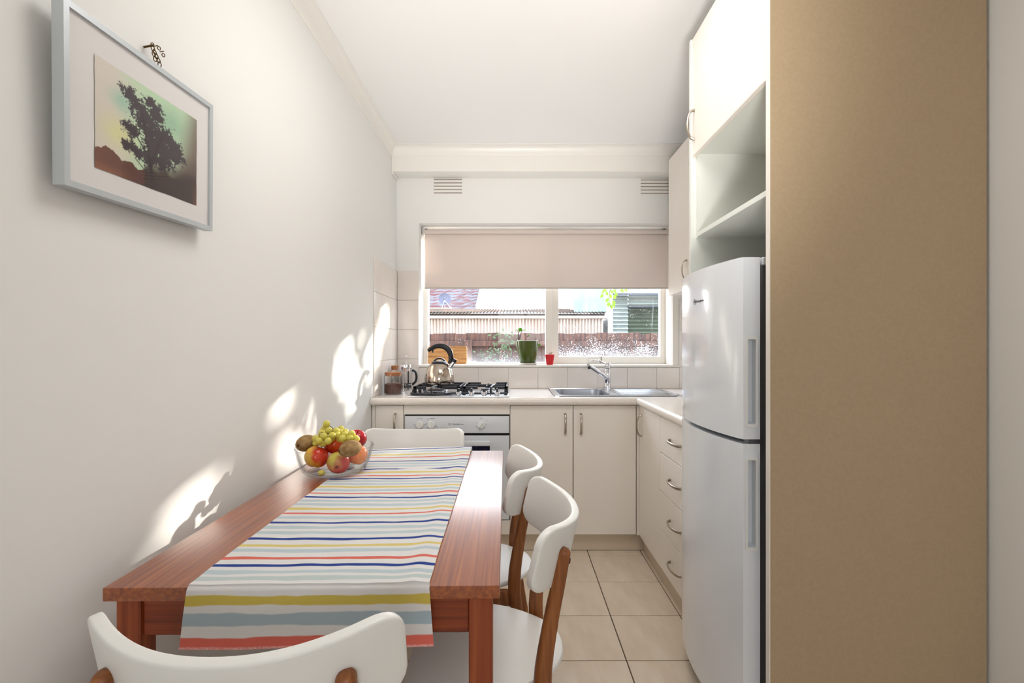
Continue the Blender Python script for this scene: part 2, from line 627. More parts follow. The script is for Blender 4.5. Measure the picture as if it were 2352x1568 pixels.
for k in range(17):   # remaining right-hand strip beside and under the right-hand cabinets
    y1, y0 = ys[k], ys[k] - TP
    if y0 > YREAR:
        obj('floor_tile', floor_tile(1.0292, XR, y0, y1), TILE_F, floor)

wall_left = struct('wall_left', MB().box(XL - .12, XL, YREAR, YB + .25, 0, ZC), WALL)
wall_right = struct('wall_right', MB().box(XR, XR + .12, YREAR, YB + .25, 0, ZC), WALL)
wall_back = struct('wall_back', MB().plate([(XL, 0), (XR, 0), (XR, ZC), (XL, ZC)],
                                          [[(WX0, WZ0), (WX1, WZ0), (WX1, WZ1), (WX0, WZ1)]], YB, YB + .25, 'y'), WALL)
wall_rear = struct('wall_rear', MB().plate([(XL, 0), (XR, 0), (XR, ZC), (XL, ZC)],
                                          [[(-.36, 1.15), (.84, 1.15), (.84, 2.05), (-.36, 2.05)]], YREAR - .12, YREAR, 'y'), WALL)
ceiling = struct('ceiling', MB().box(XL - .12, XR + .12, YREAR - .12, YB + .25, ZC, ZC + .1), CEIL)
# boxed beam over the window
beam = struct('trim_1', MB().box(XL, XR, 3.236, YB, 2.332, ZC, b=.002), TRIM)
# cornices
def cove(a, h, w):
    pts = [(0, ZC), (0, ZC - h), (.004, ZC - h), (.006, ZC - h + .006)]
    for k in range(1, 8):
        t = k / 8 * PI / 2
        pts.append((.006 + (w - .012) * (1 - math.cos(t)), ZC - h + .006 + (h - .012) * math.sin(t)))
    pts += [(w - .006, ZC - .006), (w, ZC - .004), (w, ZC)]
    return [(a * x, z) for x, z in pts]
struct('trim_2', MB().prism([(XL + x, z) for x, z in cove(1, .075, .046)], YREAR, 3.236, 'y'), TRIM)
struct('trim_3', MB().prism([(3.236 - x, z) for x, z in cove(1, .066, .042)], XL, XR, 'x'), TRIM)
# little bead where the beam meets the left wall, below the beam
struct('trim_4', MB().box(XL, XL + .012, 3.236, 3.36, 2.314, 2.332, b=.003), TRIM)

# wall vents: flat dark strips painted for the shaded slots, slats standing proud
def vent(x0, x1, z0, z1):
    v = thing('wall_vent', '', 'vent', ((x0 + x1) / 2, YB, (z0 + z1) / 2), 'air vents above the window')
    obj('vent_plate', MB().box(x0, x1, YB - .003, YB, z0, z1, b=.001), TRIM, v)
    n = 5
    for k in range(n):
        zz = z1 - .004 - k * (z1 - z0 - .008) / (n - 1)
        obj('slot_shade', MB().box(x0 + .002, x1 - .002, YB - .0036, YB - .0026, zz - .0022, zz + .0022), P_SLOT, v)
        s = MB().prism([(YB - .003, zz + .002), (YB - .009, zz + .004), (YB - .009, zz + .0055), (YB - .003, zz + .0075)], x0 + .002, x1 - .002, 'x')
        obj('slat', s, TRIM, v)
    return v
P_SLOT = P('vent_slot_shade', (126, 112, 104), rough=0.9)
vent(-.5536, -.355, 2.225, 2.325)['label'] = 'small white slotted air vent above the left end of the blind'
vent(.8756, 1.074, 2.222, 2.322)['label'] = 'small white slotted air vent partly hidden behind the wall cupboard'

# ------------------------------------------------------------------ wall tiles
def wtile(parent, a0, a1, z0, z1, wall):
    g = .0008
    if wall == 'back':
        mb = MB().box(a0 + g, a1 - g, YB - .006, YB + .0005, z0 + g, z1 - g, b=.0012)
    else:
        mb = MB().box(XL - .0005, XL + .006, a0 + g, a1 - g, z0 + g, z1 - g, b=.0012)
    obj('wall_tile', mb, TILE_W, parent)
zr = [.88, 1.084, 1.286, 1.489, 1.691]
for k in range(4):
    wtile(wall_back, XL + .006, WX0, zr[k], zr[k + 1], 'back')
    for a0, a1 in ((3.166, 3.364), (2.963, 3.166), (2.81, 2.963)):
        wtile(wall_left, a0, a1, zr[k], zr[k + 1], 'left')
    wtile(wall_back, WX1 + .035, XR, zr[k], zr[k + 1] if k < 3 else 1.497, 'back')
px = -0.654
while px < WX1 - .01:
    wtile(wall_back, px, min(px + .2052, WX1 + .035), .88, 1.024, 'back')
    px += .2052

# ------------------------------------------------------------------ window
win = bpy.data.objects.new('window_1', None)
C.objects.link(win)
win.location = (.22, 3.55, WZ0)
WLOC[win.name] = Vector(win.location)
win['kind'] = 'structure'
YF = 3.55
obj('sill', MB().box(WX0 - .004, WX1 + .045, YB - .014, YF - .01, WZ0, WZ0 + .015, b=.004, seg=2), FRAMEP, win)
gz0, gz1 = 1.052, 1.99
# outer frame
obj('frame_head', MB().box(WX0, WX1, YF - .02, YF + .05, 1.975, WZ1, b=.002), FRAMEP, win)
obj('jamb', MB().box(WX0, WX0 + .034, YF - .02, YF + .05, WZ0, WZ1, b=.002), FRAMEP, win)
obj('jamb', MB().box(1.072, WX1, YF - .02, YF + .05, WZ0, WZ1, b=.002), FRAMEP, win)
obj('frame_foot', MB().box(WX0, WX1, YF - .012, YF + .05, WZ0, 1.053, b=.002), FRAMEP, win)
obj('mullion', MB().box(.231, .282, YF - .025, YF + .05, WZ0 + .01, WZ1, b=.002), FRAMEP, win)
# right-hand sash with its own rails
sash = obj('sash', MB().plate([(.282, 1.042), (1.10, 1.042), (1.10, 1.985), (.282, 1.985)],
                              [[(.324, 1.095), (1.062, 1.095), (1.062, 1.95), (.324, 1.95)]], YF - .018, YF + .03, 'y'), FRAMEP, win)
# reveal mouldings at the right
obj('reveal_bead', MB().box(1.098, 1.112, YB + .02, YF - .02, WZ0 + .015, WZ1, b=.003), FRAMEP, win)
obj('reveal_bead', MB().box(WX1 - .01, WX1 + .03, YB - .004, YB + .004, WZ0 + .015, WZ1, b=.002), FRAMEP, win)

def dirty_glass(name, heavy):
    m = bpy.data.materials.new(name)
    m.use_nodes = True
    nt = m.node_tree
    nt.nodes.clear()
    N, L = nt.nodes.new, nt.links.new
    out = N('ShaderNodeOutputMaterial')
    tr = N('ShaderNodeBsdfTransparent')
    gl = N('ShaderNodeBsdfGlossy')
    gl.inputs['Roughness'].default_value = .02
    mg = N('ShaderNodeMixShader')
    mg.inputs[0].default_value = .012
    L(tr.outputs[0], mg.inputs[1])
    L(gl.outputs[0], mg.inputs[2])
    dif = N('ShaderNodeBsdfDiffuse')
    dif.inputs['Color'].default_value = (.80, .80, .82, 1)
    trl = N('ShaderNodeBsdfTranslucent')
    trl.inputs['Color'].default_value = (.80, .80, .82, 1)
    ms = N('ShaderNodeMixShader')
    ms.inputs[0].default_value = .6
    L(dif.outputs[0], ms.inputs[1])
    L(trl.outputs[0], ms.inputs[2])
    tc = N('ShaderNodeTexCoord')
    sep = N('ShaderNodeSeparateXYZ')
    L(tc.outputs['Object'], sep.inputs[0])
    def math_(op, a, b=None, c=None):
        n = N('ShaderNodeMath')
        n.operation = op
        n.use_clamp = op in ('MULTIPLY_ADD',)
        for i, s in enumerate((a, b, c)):
            if s is None:
                continue
            if isinstance(s, (int, float)):
                n.inputs[i].default_value = s
            else:
                L(s, n.inputs[i])
        return n.outputs[0]
    # speckles
    n1 = N('ShaderNodeTexNoise')
    n1.inputs['Scale'].default_value = 130 if heavy else 170
    n1.inputs['Detail'].default_value = 3
    L(tc.outputs['Object'], n1.inputs['Vector'])
    n2 = N('ShaderNodeTexNoise')
    n2.inputs['Scale'].default_value = 9
    n2.inputs['Detail'].default_value = 4
    L(tc.outputs['Object'], n2.inputs['Vector'])
    # streaks running down
    mp = N('ShaderNodeMapping')
    mp.inputs['Scale'].default_value = (1, 1, .06)
    L(tc.outputs['Object'], mp.inputs['Vector'])
    n3 = N('ShaderNodeTexNoise')
    n3.inputs['Scale'].default_value = 60
    L(mp.outputs[0], n3.inputs['Vector'])
    # dust collects towards the bottom edge (object z is measured from the sill)
    low = N('ShaderNodeMapRange')
    low.inputs['From Min'].default_value = .02
    low.inputs['From Max'].default_value = .24 if heavy else .16
    low.inputs['To Min'].default_value = 1.0
    low.inputs['To Max'].default_value = 0.0
    L(sep.outputs['Z'], low.inputs['Value'])
    thr = math_('MULTIPLY_ADD', low.outputs[0], .26 if heavy else .10, .0)
    s1 = math_('ADD', n1.outputs['Fac'], thr)
    s1 = math_('ADD', s1, math_('MULTIPLY', math_('SUBTRACT', n2.outputs['Fac'], .5), .35))
    r1 = N('ShaderNodeMapRange')
    r1.inputs['From Min'].default_value = .67 if heavy else .72
    r1.inputs['From Max'].default_value = .78 if heavy else .80
    L(s1, r1.inputs['Value'])
    r3 = N('ShaderNodeMapRange')
    r3.inputs['From Min'].default_value = .64
    r3.inputs['From Max'].default_value = .80
    r3.inputs['To Max'].default_value = .16
    L(n3.outputs['Fac'], r3.inputs['Value'])
    haze = math_('MULTIPLY', math_('POWER', low.outputs[0], 2.0), .16 if heavy else .14)
    a = math_('MULTIPLY', r1.outputs[0], .85)
    a = math_('MAXIMUM', a, haze)
    a = math_('MAXIMUM', a, r3.outputs[0] if heavy else .004)
    a = math_('MAXIMUM', a, .015 if heavy else .004)
    mx = N('ShaderNodeMixShader')
    L(a, mx.inputs[0])
    L(mg.outputs[0], mx.inputs[1])
    L(ms.outputs[0], mx.inputs[2])
    L(mx.outputs[0], out.inputs[0])
    return m
obj('glass_pane', MB().box(WX0 + .03, .235, YF + .012, YF + .015, 1.048, 1.98), dirty_glass('dusty_window_glass', False), win)
obj('glass_pane', MB().box(.32, 1.066, YF + .008, YF + .011, 1.09, 1.955), dirty_glass('dirty_window_glass', True), win)
# latch
lt = obj('latch', MB().box(.545, .60, YF - .03, YF - .018, 1.058, 1.078, b=.004), SAUCER, win)
obj('latch_knob', MB().ball((.575, YF - .034, 1.07), .006, n=10, m=6), NICKEL, win)
obj('latch_stay', MB().tube([(.632, YF - .022, 1.058), (.632, YF - .024, 1.10)], .0022, n=6).ball((.628, YF - .026, 1.06), .007, n=10, m=6), BRASS, win)

# roller blind
rb = thing('roller_blind', 'beige fabric roller blind half lowered over the kitchen window', 'blind', (.235, 3.50, 2.0))
obj('roller_tube', MB().tube([(-.64, 3.468, 1.985), (1.10, 3.468, 1.985)], .016, n=16), BLIND, rb)
obj('blind_fabric', MB().box(-.635, 1.098, 3.4835, 3.485, 1.585, 1.987), BLIND, rb)
obj('bottom_bar', MB().box(-.637, 1.10, 3.480, 3.489, 1.580, 1.591, b=.003), BLINDBAR, rb)
obj('bracket', MB().box(-.652, -.640, 3.47, 3.545, 1.965, 2.02, b=.003), BEAD, rb)
bd = MB()
for k in range(96):
    for yy in (3.452, 3.484):
        bd.ball((-.646, yy, 1.99 - k * .0088), .0028, n=6, m=4)
ch = obj('bead_chain', bd, BEAD, rb)
ch['kind'] = 'stuff'

# rear window (behind the camera)
w2 = bpy.data.objects.new('window_2', None)
C.objects.link(w2)
w2.location = (.24, YREAR - .06, 1.15)
WLOC[w2.name] = Vector(w2.location)
w2['kind'] = 'structure'
obj('frame', MB().plate([(-.36, 1.15), (.84, 1.15), (.84, 2.05), (-.36, 2.05)], [[(-.32, 1.19), (.22, 1.19), (.22, 2.01), (-.32, 2.01)], [(.26, 1.19), (.80, 1.19), (.80, 2.01), (.26, 2.01)]], YREAR - .09, YREAR - .03, 'y'), FRAMEP, w2)

# ------------------------------------------------------------------ handles
def bow_handle(p0, p1, out, parent, r=.0042, depth=.028):
    p0, p1, out = Vector(p0), Vector(p1), Vector(out)
    mid = (p0 + p1) / 2
    ax = (p1 - p0) / 2
    pts, rad = [], []
    for k in range(15):
        a = PI * k / 14
        pts.append(mid - ax * math.cos(a) + out * (depth * math.sin(a) ** .8 if 0 < k < 14 else 0))
        rad.append(r * (1.15 - .25 * math.sin(a)))
    side = ax.normalized().cross(out)
    mb = MB().tube(pts, rad, n=8, sx=1.5, up=out)
    return obj('handle', mb, NICKEL, parent)

# ------------------------------------------------------------------ base cabinets, worktops
YD = 2.77        # door face plane of the window run
XD = 0.71        # door face plane of the right run
ZD0, ZD1 = .104, .836
def carcass(x0, x1, y0, y1, z0, z1):
    return MB().box(x0, x1, y0, y1, z0, z1)

c1 = thing('base_cabinet', 'narrow cream base cupboard between the oven and the left wall', 'cabinet', (-.71, 2.80, .0))
obj('body', carcass(-.805, -.628, 2.79, 3.36, .104, .838), CAB, c1)
obj('filler_strip', MB().box(-.806, -.7885, YD + .004, 2.79, ZD0, .838, b=.001), CAB, c1)
d = obj('door', MB().box(-.786, -.6275, YD, YD + .018, ZD0, ZD1, b=.0015), CAB, c1)
bow_handle((-.672, YD, .79), (-.672, YD, .675), (0, -1, 0), d)

c2 = thing('oven_housing', 'cream housing panels above and below the built-in oven', 'cabinet', (-.32, 2.80, 0))
obj('top_panel', MB().box(-.624, -.0215, YD, YD + .018, .785, .838, b=.0015), CAB, c2)
obj('bottom_panel', MB().box(-.624, -.0215, YD, YD + .018, ZD0, .183, b=.0015), CAB, c2)
obj('side_panel', MB().box(-.627, -.6215, 2.79, 3.36, .104, .838), CAB, c2)
obj('side_panel', MB().box(-.0235, -.0205, 2.79, 3.36, .104, .838), CAB, c2)

c3 = thing('base_cabinet', 'cream double-door base cupboard below the kitchen sink', 'cabinet', (.337, 2.80, 0))
obj('body', MB().box(-.018, -.002, 2.79, 3.36, .104, .838).box(.70, .716, 2.79, 3.36, .104, .838).box(-.018, .716, 2.79, 3.36, .104, .12).box(-.018, .716, 2.79, 2.80, .80, .838).box(-.018, .716, 3.35, 3.36, .104, .838), CAB, c3)
d = obj('door', MB().box(-.0195, .3355, YD, YD + .018, ZD0, ZD1, b=.0015), CAB, c3)
bow_handle((.292, YD, .79), (.292, YD, .675), (0, -1, 0), d)
d = obj('door', MB().box(.3395, .6945, YD, YD + .018, ZD0, ZD1, b=.0015), CAB, c3)
bow_handle((.381, YD, .79), (.381, YD, .675), (0, -1, 0), d)

c4 = thing('base_cabinet', 'cream corner base cupboard with one door beside the drawers', 'cabinet', (.9, 2.56, 0))
obj('body', MB().box(.73, 1.285, 2.372, 2.785, .104, .838), CAB, c4)
obj('filler_strip', MB().box(.698, .73, 2.757, YD + .012, ZD0, .838, b=.001), CAB, c4)
d = obj('door', MB().box(XD, XD + .018, 2.3735, 2.754, ZD0, ZD1, b=.0015), CAB, c4)
bow_handle((XD, 2.705, .79), (XD, 2.705, .675), (-1, 0, 0), d)

c5 = thing('drawer_cabinet', 'cream base unit of four drawers half hidden behind the fridge', 'cabinet', (.9, 2.14, 0))
obj('body', MB().box(.73, 1.285, 1.905, 2.37, .104, .838), CAB, c5)
zz = [.104, .2912, .4764, .6616, .8365]
for k in range(4):
    d = obj('drawer', MB().box(XD, XD + .018, 1.907, 2.3705, zz[k] + .0015, zz[k + 1] - .0015, b=.0015), CAB, c5)
    zc = (zz[k] + zz[k + 1]) / 2
    bow_handle((XD, 2.208, zc), (XD, 2.068, zc), (-1, 0, 0), d)

struct('baseboard_back', MB().box(XL + .004, .744, 2.806, 2.822, .0, .104, b=.001), KICK)
struct('baseboard_right', MB().box(.744, .760, 1.905, 2.806, .0, .104, b=.001), KICK)

# worktop: one continuous L with a sink cut-out
SX0, SX1, SY0, SY1 = .236, .985, 2.848, 3.330
wt = MB()
yf = 2.742
outer = [(XL + .002, yf + .012), (.692, yf + .012), (.704, yf + .012), (.704, 1.903), (1.288, 1.903), (1.288, 3.366), (XL + .007, 3.366), (XL + .002, 2.81)]
hole = rrect(.272, .588, 2.885, 3.285, .07)
wt.plate(outer, [hole], .84, .88)
# rounded front noses
def nose(a, z0, z1, r):
    pts = [(a, z0)]
    for k in range(9):
        t = -PI / 2 + PI * k / 8
        pts.append((-math.cos(t) * r + a - .0, (z0 + z1) / 2 + math.sin(t) * (z1 - z0) / 2))
    pts.append((a, z1))
    return pts
wt.prism([(y, z) for y, z in nose(yf + .012, .84, .88, .012)], XL + .002, .70, 'x')
wt.prism([(x, z) for x, z in nose(.704, .84, .88, .014)], 1.903, yf + .012, 'y')
o = obj('worktop', wt, BENCH, None, angle=40)
tag(o, 'speckled beige kitchen worktop running around the corner under the window', 'worktop')

# ------------------------------------------------------------------ oven
ov = thing('oven', 'white built-in electric oven under the gas hob', 'oven', (-.32, 2.80, .18))
obj('oven_body', MB().box(-.62, -.026, 2.79, 3.30, .19, .783), GAP, ov)
pan = obj('control_panel', MB().box(-.618, -.0265, YD - .002, YD + .02, .6795, .7765, b=.0025, seg=2), OVENW, ov)
def knob(x, z, rot):
    prof = [(.0, -.0), (.0215, 0), (.0215, .004), (.0195, .012), (.0175, .014), (0, .014)]
    M = Matrix.Rotation(PI / 2, 3, 'X')
    k = obj('knob', MB().lathe(prof, (x, YD - .002, z), 28, M=M), KNOBW, ov)
    mb = MB()
    bx = MB().box(-.0022, .0022, -.020, 0, -.019, .019, b=.001)
    R = Matrix.Rotation(rot, 3, 'Y')
    mb.add([R @ Vector(v) + Vector((x, YD - .002, z)) for v in bx.v], bx.f)
    obj('pointer_ridge', mb, KNOBW, k)
knob(-.534, .7275, 0)
knob(-.4665, .7275, 0)
knob(-.1855, .7275, math.radians(42))
TM = lambda x, z: Matrix.Translation((x, YD - .0024, z)) @ Matrix.Rotation(PI / 2, 4, 'X')
for s, x, z, sz in (('FUNCTION', -.534, .762, .0062), ('OVEN/GRILL', -.462, .762, .0062), ('TIMER', -.1855, .763, .0062),
                    ('OFF', -.565, .7275, .005), ('FAN', -.503, .7275, .005), ('250', -.494, .733, .005), ('200', -.490, .712, .005),
                    ('GRILL', -.437, .716, .005), ('0', -.1855, .757, .005), ('10', -.152, .751, .005), ('20', -.155, .7275, .005), ('40', -.167, .706, .005),
                    ('60', -.194, .701, .005), ('80', -.213, .716, .005), ('90', -.211, .738, .005), ('120', -.038, .688, .004)):
    obj('lettering', MB().text(s, sz, TM(x, z)), INK, pan, smooth=False)
lamp_ = MB().lathe([(0, 0), (.0022, 0), (.0022, .0006), (0, .0006)], (-.487, YD - .002, .7595), 12, M=Matrix.Rotation(PI / 2, 3, 'X'))
obj('indicator_lamp', lamp_, INK, pan, smooth=False)
tx = MB().text('Westinghouse', .0115, TM(-.318, .7305))
# round emblem before the word
ring = MB().lathe([(.0052, 0), (.0062, 0), (.0062, .0005), (.0052, .0005), (.0052, 0)], (-.3645, YD - .002, .7305), 24, M=Matrix.Rotation(PI / 2, 3, 'X'))
tx.add(ring.v, ring.f)
tx.text('W', .0075, TM(-.3645, .7308))
obj('emblem', tx, INK, pan, smooth=False)
od = MB().plate([(-.618, .19), (-.0265, .19), (-.0265, .665), (-.618, .665)], [[(-.51, .29), (-.136, .29), (-.136, .62), (-.51, .62)]], YD - .002, YD + .02, 'y')
dr = obj('oven_door', od, OVENW, ov)
obj('door_glass', MB().box(-.512, -.134, YD + .004, YD + .008, .288, .622), BLACKGLASS, dr)
obj('door_handle', MB().box(-.515, -.133, YD - .034, YD - .018, .612, .642, b=.006, seg=3).box(-.50, -.47, YD - .02, YD, .618, .636, b=.003).box(-.178, -.148, YD - .02, YD, .618, .636, b=.003), OVENW, dr)

# ------------------------------------------------------------------ gas hob
hb = thing('gas_hob', 'stainless steel gas hob with black cast-iron trivets on the worktop', 'hob', (-.32, 3.05, .88))
obj('hob_plate', MB().box(-.6125, -.025, 2.795, 3.30, .8805, .888, b=.003, seg=2), STEEL, hb)
def burner(x, y, r, wok=False):
    b = obj('burner', MB().lathe([(0, .888), (r * 1.35, .888), (r * 1.3, .891), (r, .893), (r, .903), (r * .95, .905), (0, .905)], (x, y, 0), 28), CHROME, hb)
    obj('burner_cap', MB().lathe([(0, .905), (r * .86, .905), (r * .86, .909), (r * .78, .912), (0, .912)], (x, y, 0), 24), IRON, b)
    if wok:
        t = MB()
        for k in range(26):
            a = 2 * PI * k / 26
            t.box(x + r * 1.03 * math.cos(a) - .002, x + r * 1.03 * math.cos(a) + .002, y + r * 1.03 * math.sin(a) - .002, y + r * 1.03 * math.sin(a) + .002, .892, .904)
        obj('flame_crown', t, STEEL, b)
burner(-.472, 2.955, .058, True)
burner(-.472, 3.17, .036)
burner(-.175, 3.00, .030)
burner(-.155, 3.17, .042)
def trivet(x0, x1, cx, front):
    ft, bar = .010, .0055
    zt = .934
    mb = MB()
    for y in (2.905, 3.055, 3.215):
        gap = .05 if y != 3.055 else 0
        mb.box(x0, cx - gap if gap else x1, y - bar, y + bar, zt - .017, zt, b=.002)
        if gap:
            mb.box(cx + gap, x1, y - bar, y + bar, zt - .017, zt, b=.002)
        # deep end legs
        mb.box(x0, x0 + .020, y - bar, y + bar, .888, zt, b=.002)
        mb.box(x1 - .020, x1, y - bar, y + bar, .888, zt, b=.002)
    mb.box(x0, x0 + .01, 2.905, 3.215, zt - .017, zt, b=.002)
    mb.box(x1 - .01, x1, 2.905, 3.215, zt - .017, zt, b=.002)
    # fingers over the burners
    for yy in (2.98, 3.14):
        mb.box(cx - .004, cx + .004, yy - .045, yy + .045, zt - .010, zt, b=.002)
    # low front rail and its finger
    if cx < -.3:
        pts = [(x0 - .004, 2.862, .897), (x0 + .012, 2.838, .895), (cx - .07, 2.833, .895), (cx, 2.820, .894), (cx + .06, 2.835, .895), (cx + .10, 2.866, .895), (x1, 2.872, .896)]
    else:
        pts = [(x0, 2.872, .896), (cx - .05, 2.872, .895), (cx + .05, 2.872, .895), (x1, 2.872, .896)]
    mb.tube(catmull(pts, 4), .0065, n=8)
    mb.tube([(x0, 2.868, .897), (x0 + .004, 2.905, .925)], .005, n=8)
    mb.tube([(x1, 2.872, .897), (x1 - .004, 2.905, .925)], .005, n=8)
    t = obj('trivet', mb, IRON, hb)
    fy0 = 2.824 if cx < -.3 else 2.874
    f = MB().tube([(front, fy0, .893), (front, fy0, .930), (front + .010, fy0 + .03, .939), (front + .018, fy0 + .075, .939)], .0058, n=8, sx=.8)
    obj('trivet_finger', f, IRON, t)
trivet(-.598, -.318, -.472, -.478)
trivet(-.306, -.036, -.165, -.135)
for x in (-.322, -.246, -.1725, -.0965):
    k = obj('hob_knob', MB().lathe([(0, .888), (.013, .888), (.013, .895), (.0195, .899), (.0195, .906), (.014, .910), (0, .910)], (x, 2.838, 0), 22), CHROME, hb)
    obj('knob_grip', MB().box(x - .0055, x + .0055, 2.822, 2.854, .908, .928, b=.002), BLACK, k)

# ------------------------------------------------------------------ kettle
kx, ky, kz = -.473, 3.10, .9345
kt = thing('kettle', 'shiny stainless whistling kettle with black hook handle on the hob', 'kettle', (kx, ky, kz))
prof = [(0, 0), (.086, 0), (.092, .003), (.094, .010), (.0945, .025), (.093, .045), (.0885, .068), (.0795, .092), (.068, .112), (.055, .126), (.047, .131), (0, .131)]
obj('kettle_body', MB().lathe(prof, (kx, ky, kz), 48), P('kettle_steel', (196, 182, 168), rough=0.07, metal=1.0), kt, angle=50)  # warm tint put into the steel in place of brown reflections
ld = obj('lid', MB().lathe([(0, .130), (.052, .130), (.052, .133), (.046, .139), (.03, .145), (.0, .147)], (kx, ky, kz), 32), BLACK, kt)
obj('lid_grip', MB().tube(catmull([(kx - .036, ky, kz + .140), (kx - .018, ky, kz + .156), (kx + .002, ky, kz + .161), (kx + .022, ky, kz + .155), (kx + .038, ky, kz + .140)], 4), .0055, n=8, sx=1.6), BLACK, ld)
hp = catmull([(kx + .066, ky, kz + .128), (kx + .073, ky, kz + .155), (kx + .072, ky, kz + .185), (kx + .058, ky, kz + .215), (kx + .030, ky, kz + .235), (kx - .005, ky, kz + .240), (kx - .040, ky, kz + .230), (kx - .072, ky, kz + .208)], 5)
nn = len(hp)
obj('handle', MB().tube(hp, [.012 + .006 * math.sin(PI * min(1, k / nn * 1.15)) - (.002 if k > nn - 3 else 0) for k in range(nn)], n=12, sx=.8, up=(1, 0, 0)), BLACK, kt)
obj('handle_hook', MB().tube([(kx - .040, ky, kz + .222), (kx - .044, ky, kz + .203), (kx - .038, ky, kz + .197)], [.008, .005, .003], n=8), BLACK, kt)
sp = obj('spout', MB().tube([(kx + .068, ky, kz + .105), (kx + .094, ky, kz + .142)], [.016, .011], n=16), CHROME, kt)
obj('spout_cap', MB().tube([(kx + .090, ky, kz + .137), (kx + .102, ky, kz + .155)], [.0145, .014], n=16), BLACK, sp)

# ------------------------------------------------------------------ jars and coffee press
def jar(label, x, y, r, h, cork_r, cork_h, fill, name='glass_jar'):
    j = thing(name, label, 'jar', (x, y, .88), 'glass jars in the corner of the worktop')
    prof = [(0, 0), (r * .92, 0), (r, .006), (r, h - .012), (r * .97, h - .004), (r * .95, h), (r * .92, h), (r * .93, h - .012), (r * .955, .012), (r * .9, .006), (0, .006)]
    obj('jar_body', MB().lathe(prof, (x, y, .8805), 32), GLASS, j, angle=60)
    obj('cork_lid', MB().lathe([(0, h - .012), (cork_r * .93, h - .012), (cork_r * .93, h), (cork_r, h), (cork_r, h + cork_h), (cork_r * .96, h + cork_h + .002), (0, h + cork_h + .002)], (x, y, .8805), 28), CORK, j)
    if fill:
        q = [(0, .007), (r * .9, .007), (r * .94, .014)]
        q += [(r * .94, fill), (r * .6, fill + .006), (0, fill + .002)]
        obj('ground_coffee', MB().lathe(q, (x, y, .8805), 28), COFFEE, j)
    return j
jar('squat clear glass jar with cork lid holding ground coffee', -.735, 2.972, .0555, .124, .050, .008, .062)
jar('tall slim glass jar with cork stopper behind the coffee press', -.768, 3.155, .027, .150, .024, .014, 0)
fx, fy = -.713, 3.225
fp = thing('coffee_press', 'glass coffee press with chrome frame and black handle', 'coffee maker', (fx, fy, .88))
obj('beaker', MB().lathe([(0, .012), (.036, .012), (.038, .016), (.038, .150), (.0365, .150), (.0365, .018), (0, .016)], (fx, fy, .88), 32), GLASS, fp, angle=60)
obj('coffee', MB().lathe([(0, .019), (.0362, .019), (.0362, .048), (0, .048)], (fx, fy, .88), 28), P('brewed_coffee', (34, 22, 18), rough=.2), fp)
fr = MB()
for z0, z1 in ((.036, .044), (.128, .146)):
    fr.lathe([(.0385, z0), (.0405, z0), (.0405, z1), (.0385, z1), (.0385, z0)], (fx, fy, .88), 32)
for a in (-100, -10, 80, 170):
    ar = math.radians(a)
    cxx, cyy = fx + .0405 * math.cos(ar), fy + .0405 * math.sin(ar)
    fr.tube([(cxx + .006 * math.cos(ar), cyy + .006 * math.sin(ar), .8815), (cxx, cyy, .892), (cxx, cyy, 1.02)], [.004, .0035, .0035], n=8, sx=1.6)
obj('chrome_frame', fr, CHROME, fp)
obj('handle', MB().tube(catmull([(fx + .040, fy, 1.012), (fx + .060, fy, 1.006), (fx + .070, fy, .975), (fx + .064, fy, .940), (fx + .042, fy, .918)], 5), .0075, n=10, sx=.8), BLACK, fp)
ldp = obj('press_lid', MB().lathe([(.041, .146), (.042, .150), (.041, .158), (.034, .172), (.018, .180), (0, .181)], (fx, fy, .88), 32), CHROME, fp)
obj('plunger', MB().tube([(fx, fy, 1.06), (fx, fy, 1.098)], .0022, n=8).ball((fx, fy, 1.103), .0075, n=14, m=8), CHROME, ldp)

# ------------------------------------------------------------------ sink and tap
sk = thing('kitchen_sink', 'stainless steel sink with left bowl and right drainer in the worktop', 'sink', (.61, 3.09, .88))
mb = MB()
mb.plate(rrect(SX0, SX1, SY0, SY1, .03), [rrect(.276, .584, 2.889, 3.281, .066)], .8802, .8832)
mb.prism(rrect(SX0, SX1, SY0, SY0 + .008, .003), .8802, .8855).prism(rrect(SX0, SX1, SY1 - .008, SY1, .003), .8802, .8855)
mb.prism(rrect(SX0, SX0 + .008, SY0, SY1, .003), .8802, .8855).prism(rrect(SX1 - .008, SX1, SY0, SY1, .003), .8802, .8855)
obj('sink_top', mb, STEEL, sk)
bw = MB()
lv = [(.0, .8832, .066), (.004, .878, .062), (.010, .80, .056), (.022, .735, .05), (.06, .725, .04)]
rings = [rrect(.276 + o_, .584 - o_, 2.889 + o_, 3.281 - o_, r_, 6) for o_, z_, r_ in lv]
vs = [(x, y, lv[i][1]) for i, r_ in enumerate(rings) for x, y in r_]
n = len(rings[0])
fs = [(i * n + k, i * n + (k + 1) % n, (i + 1) * n + (k + 1) % n, (i + 1) * n + k) for i in range(len(rings) - 1) for k in range(n)]
fs.append(tuple((len(rings) - 1) * n + k for k in range(n)))
bw.add(vs, fs)
obj('sink_bowl', bw, P('brushed_sink_steel', (150, 156, 168), rough=0.32, metal=1.0), sk, angle=50)
gr = MB()
for k in range(7):
    y = 2.93 + k * .05
    gr.tube([(.66, y, .8832), (.95, y, .8832)], .0035, n=8)
gr.prism(rrect(.628, .634, 2.89, 3.27, .002), .8832, .8862).prism(rrect(.966, .972, 2.89, 3.27, .002), .8832, .8862)
obj('drainer_ridges', gr, STEEL, sk)
obj('drain', MB().lathe([(0, .7255), (.036, .7255), (.038, .727), (.03, .728), (0, .728)], (.43, 3.08, 0), 24), CHROME, sk)

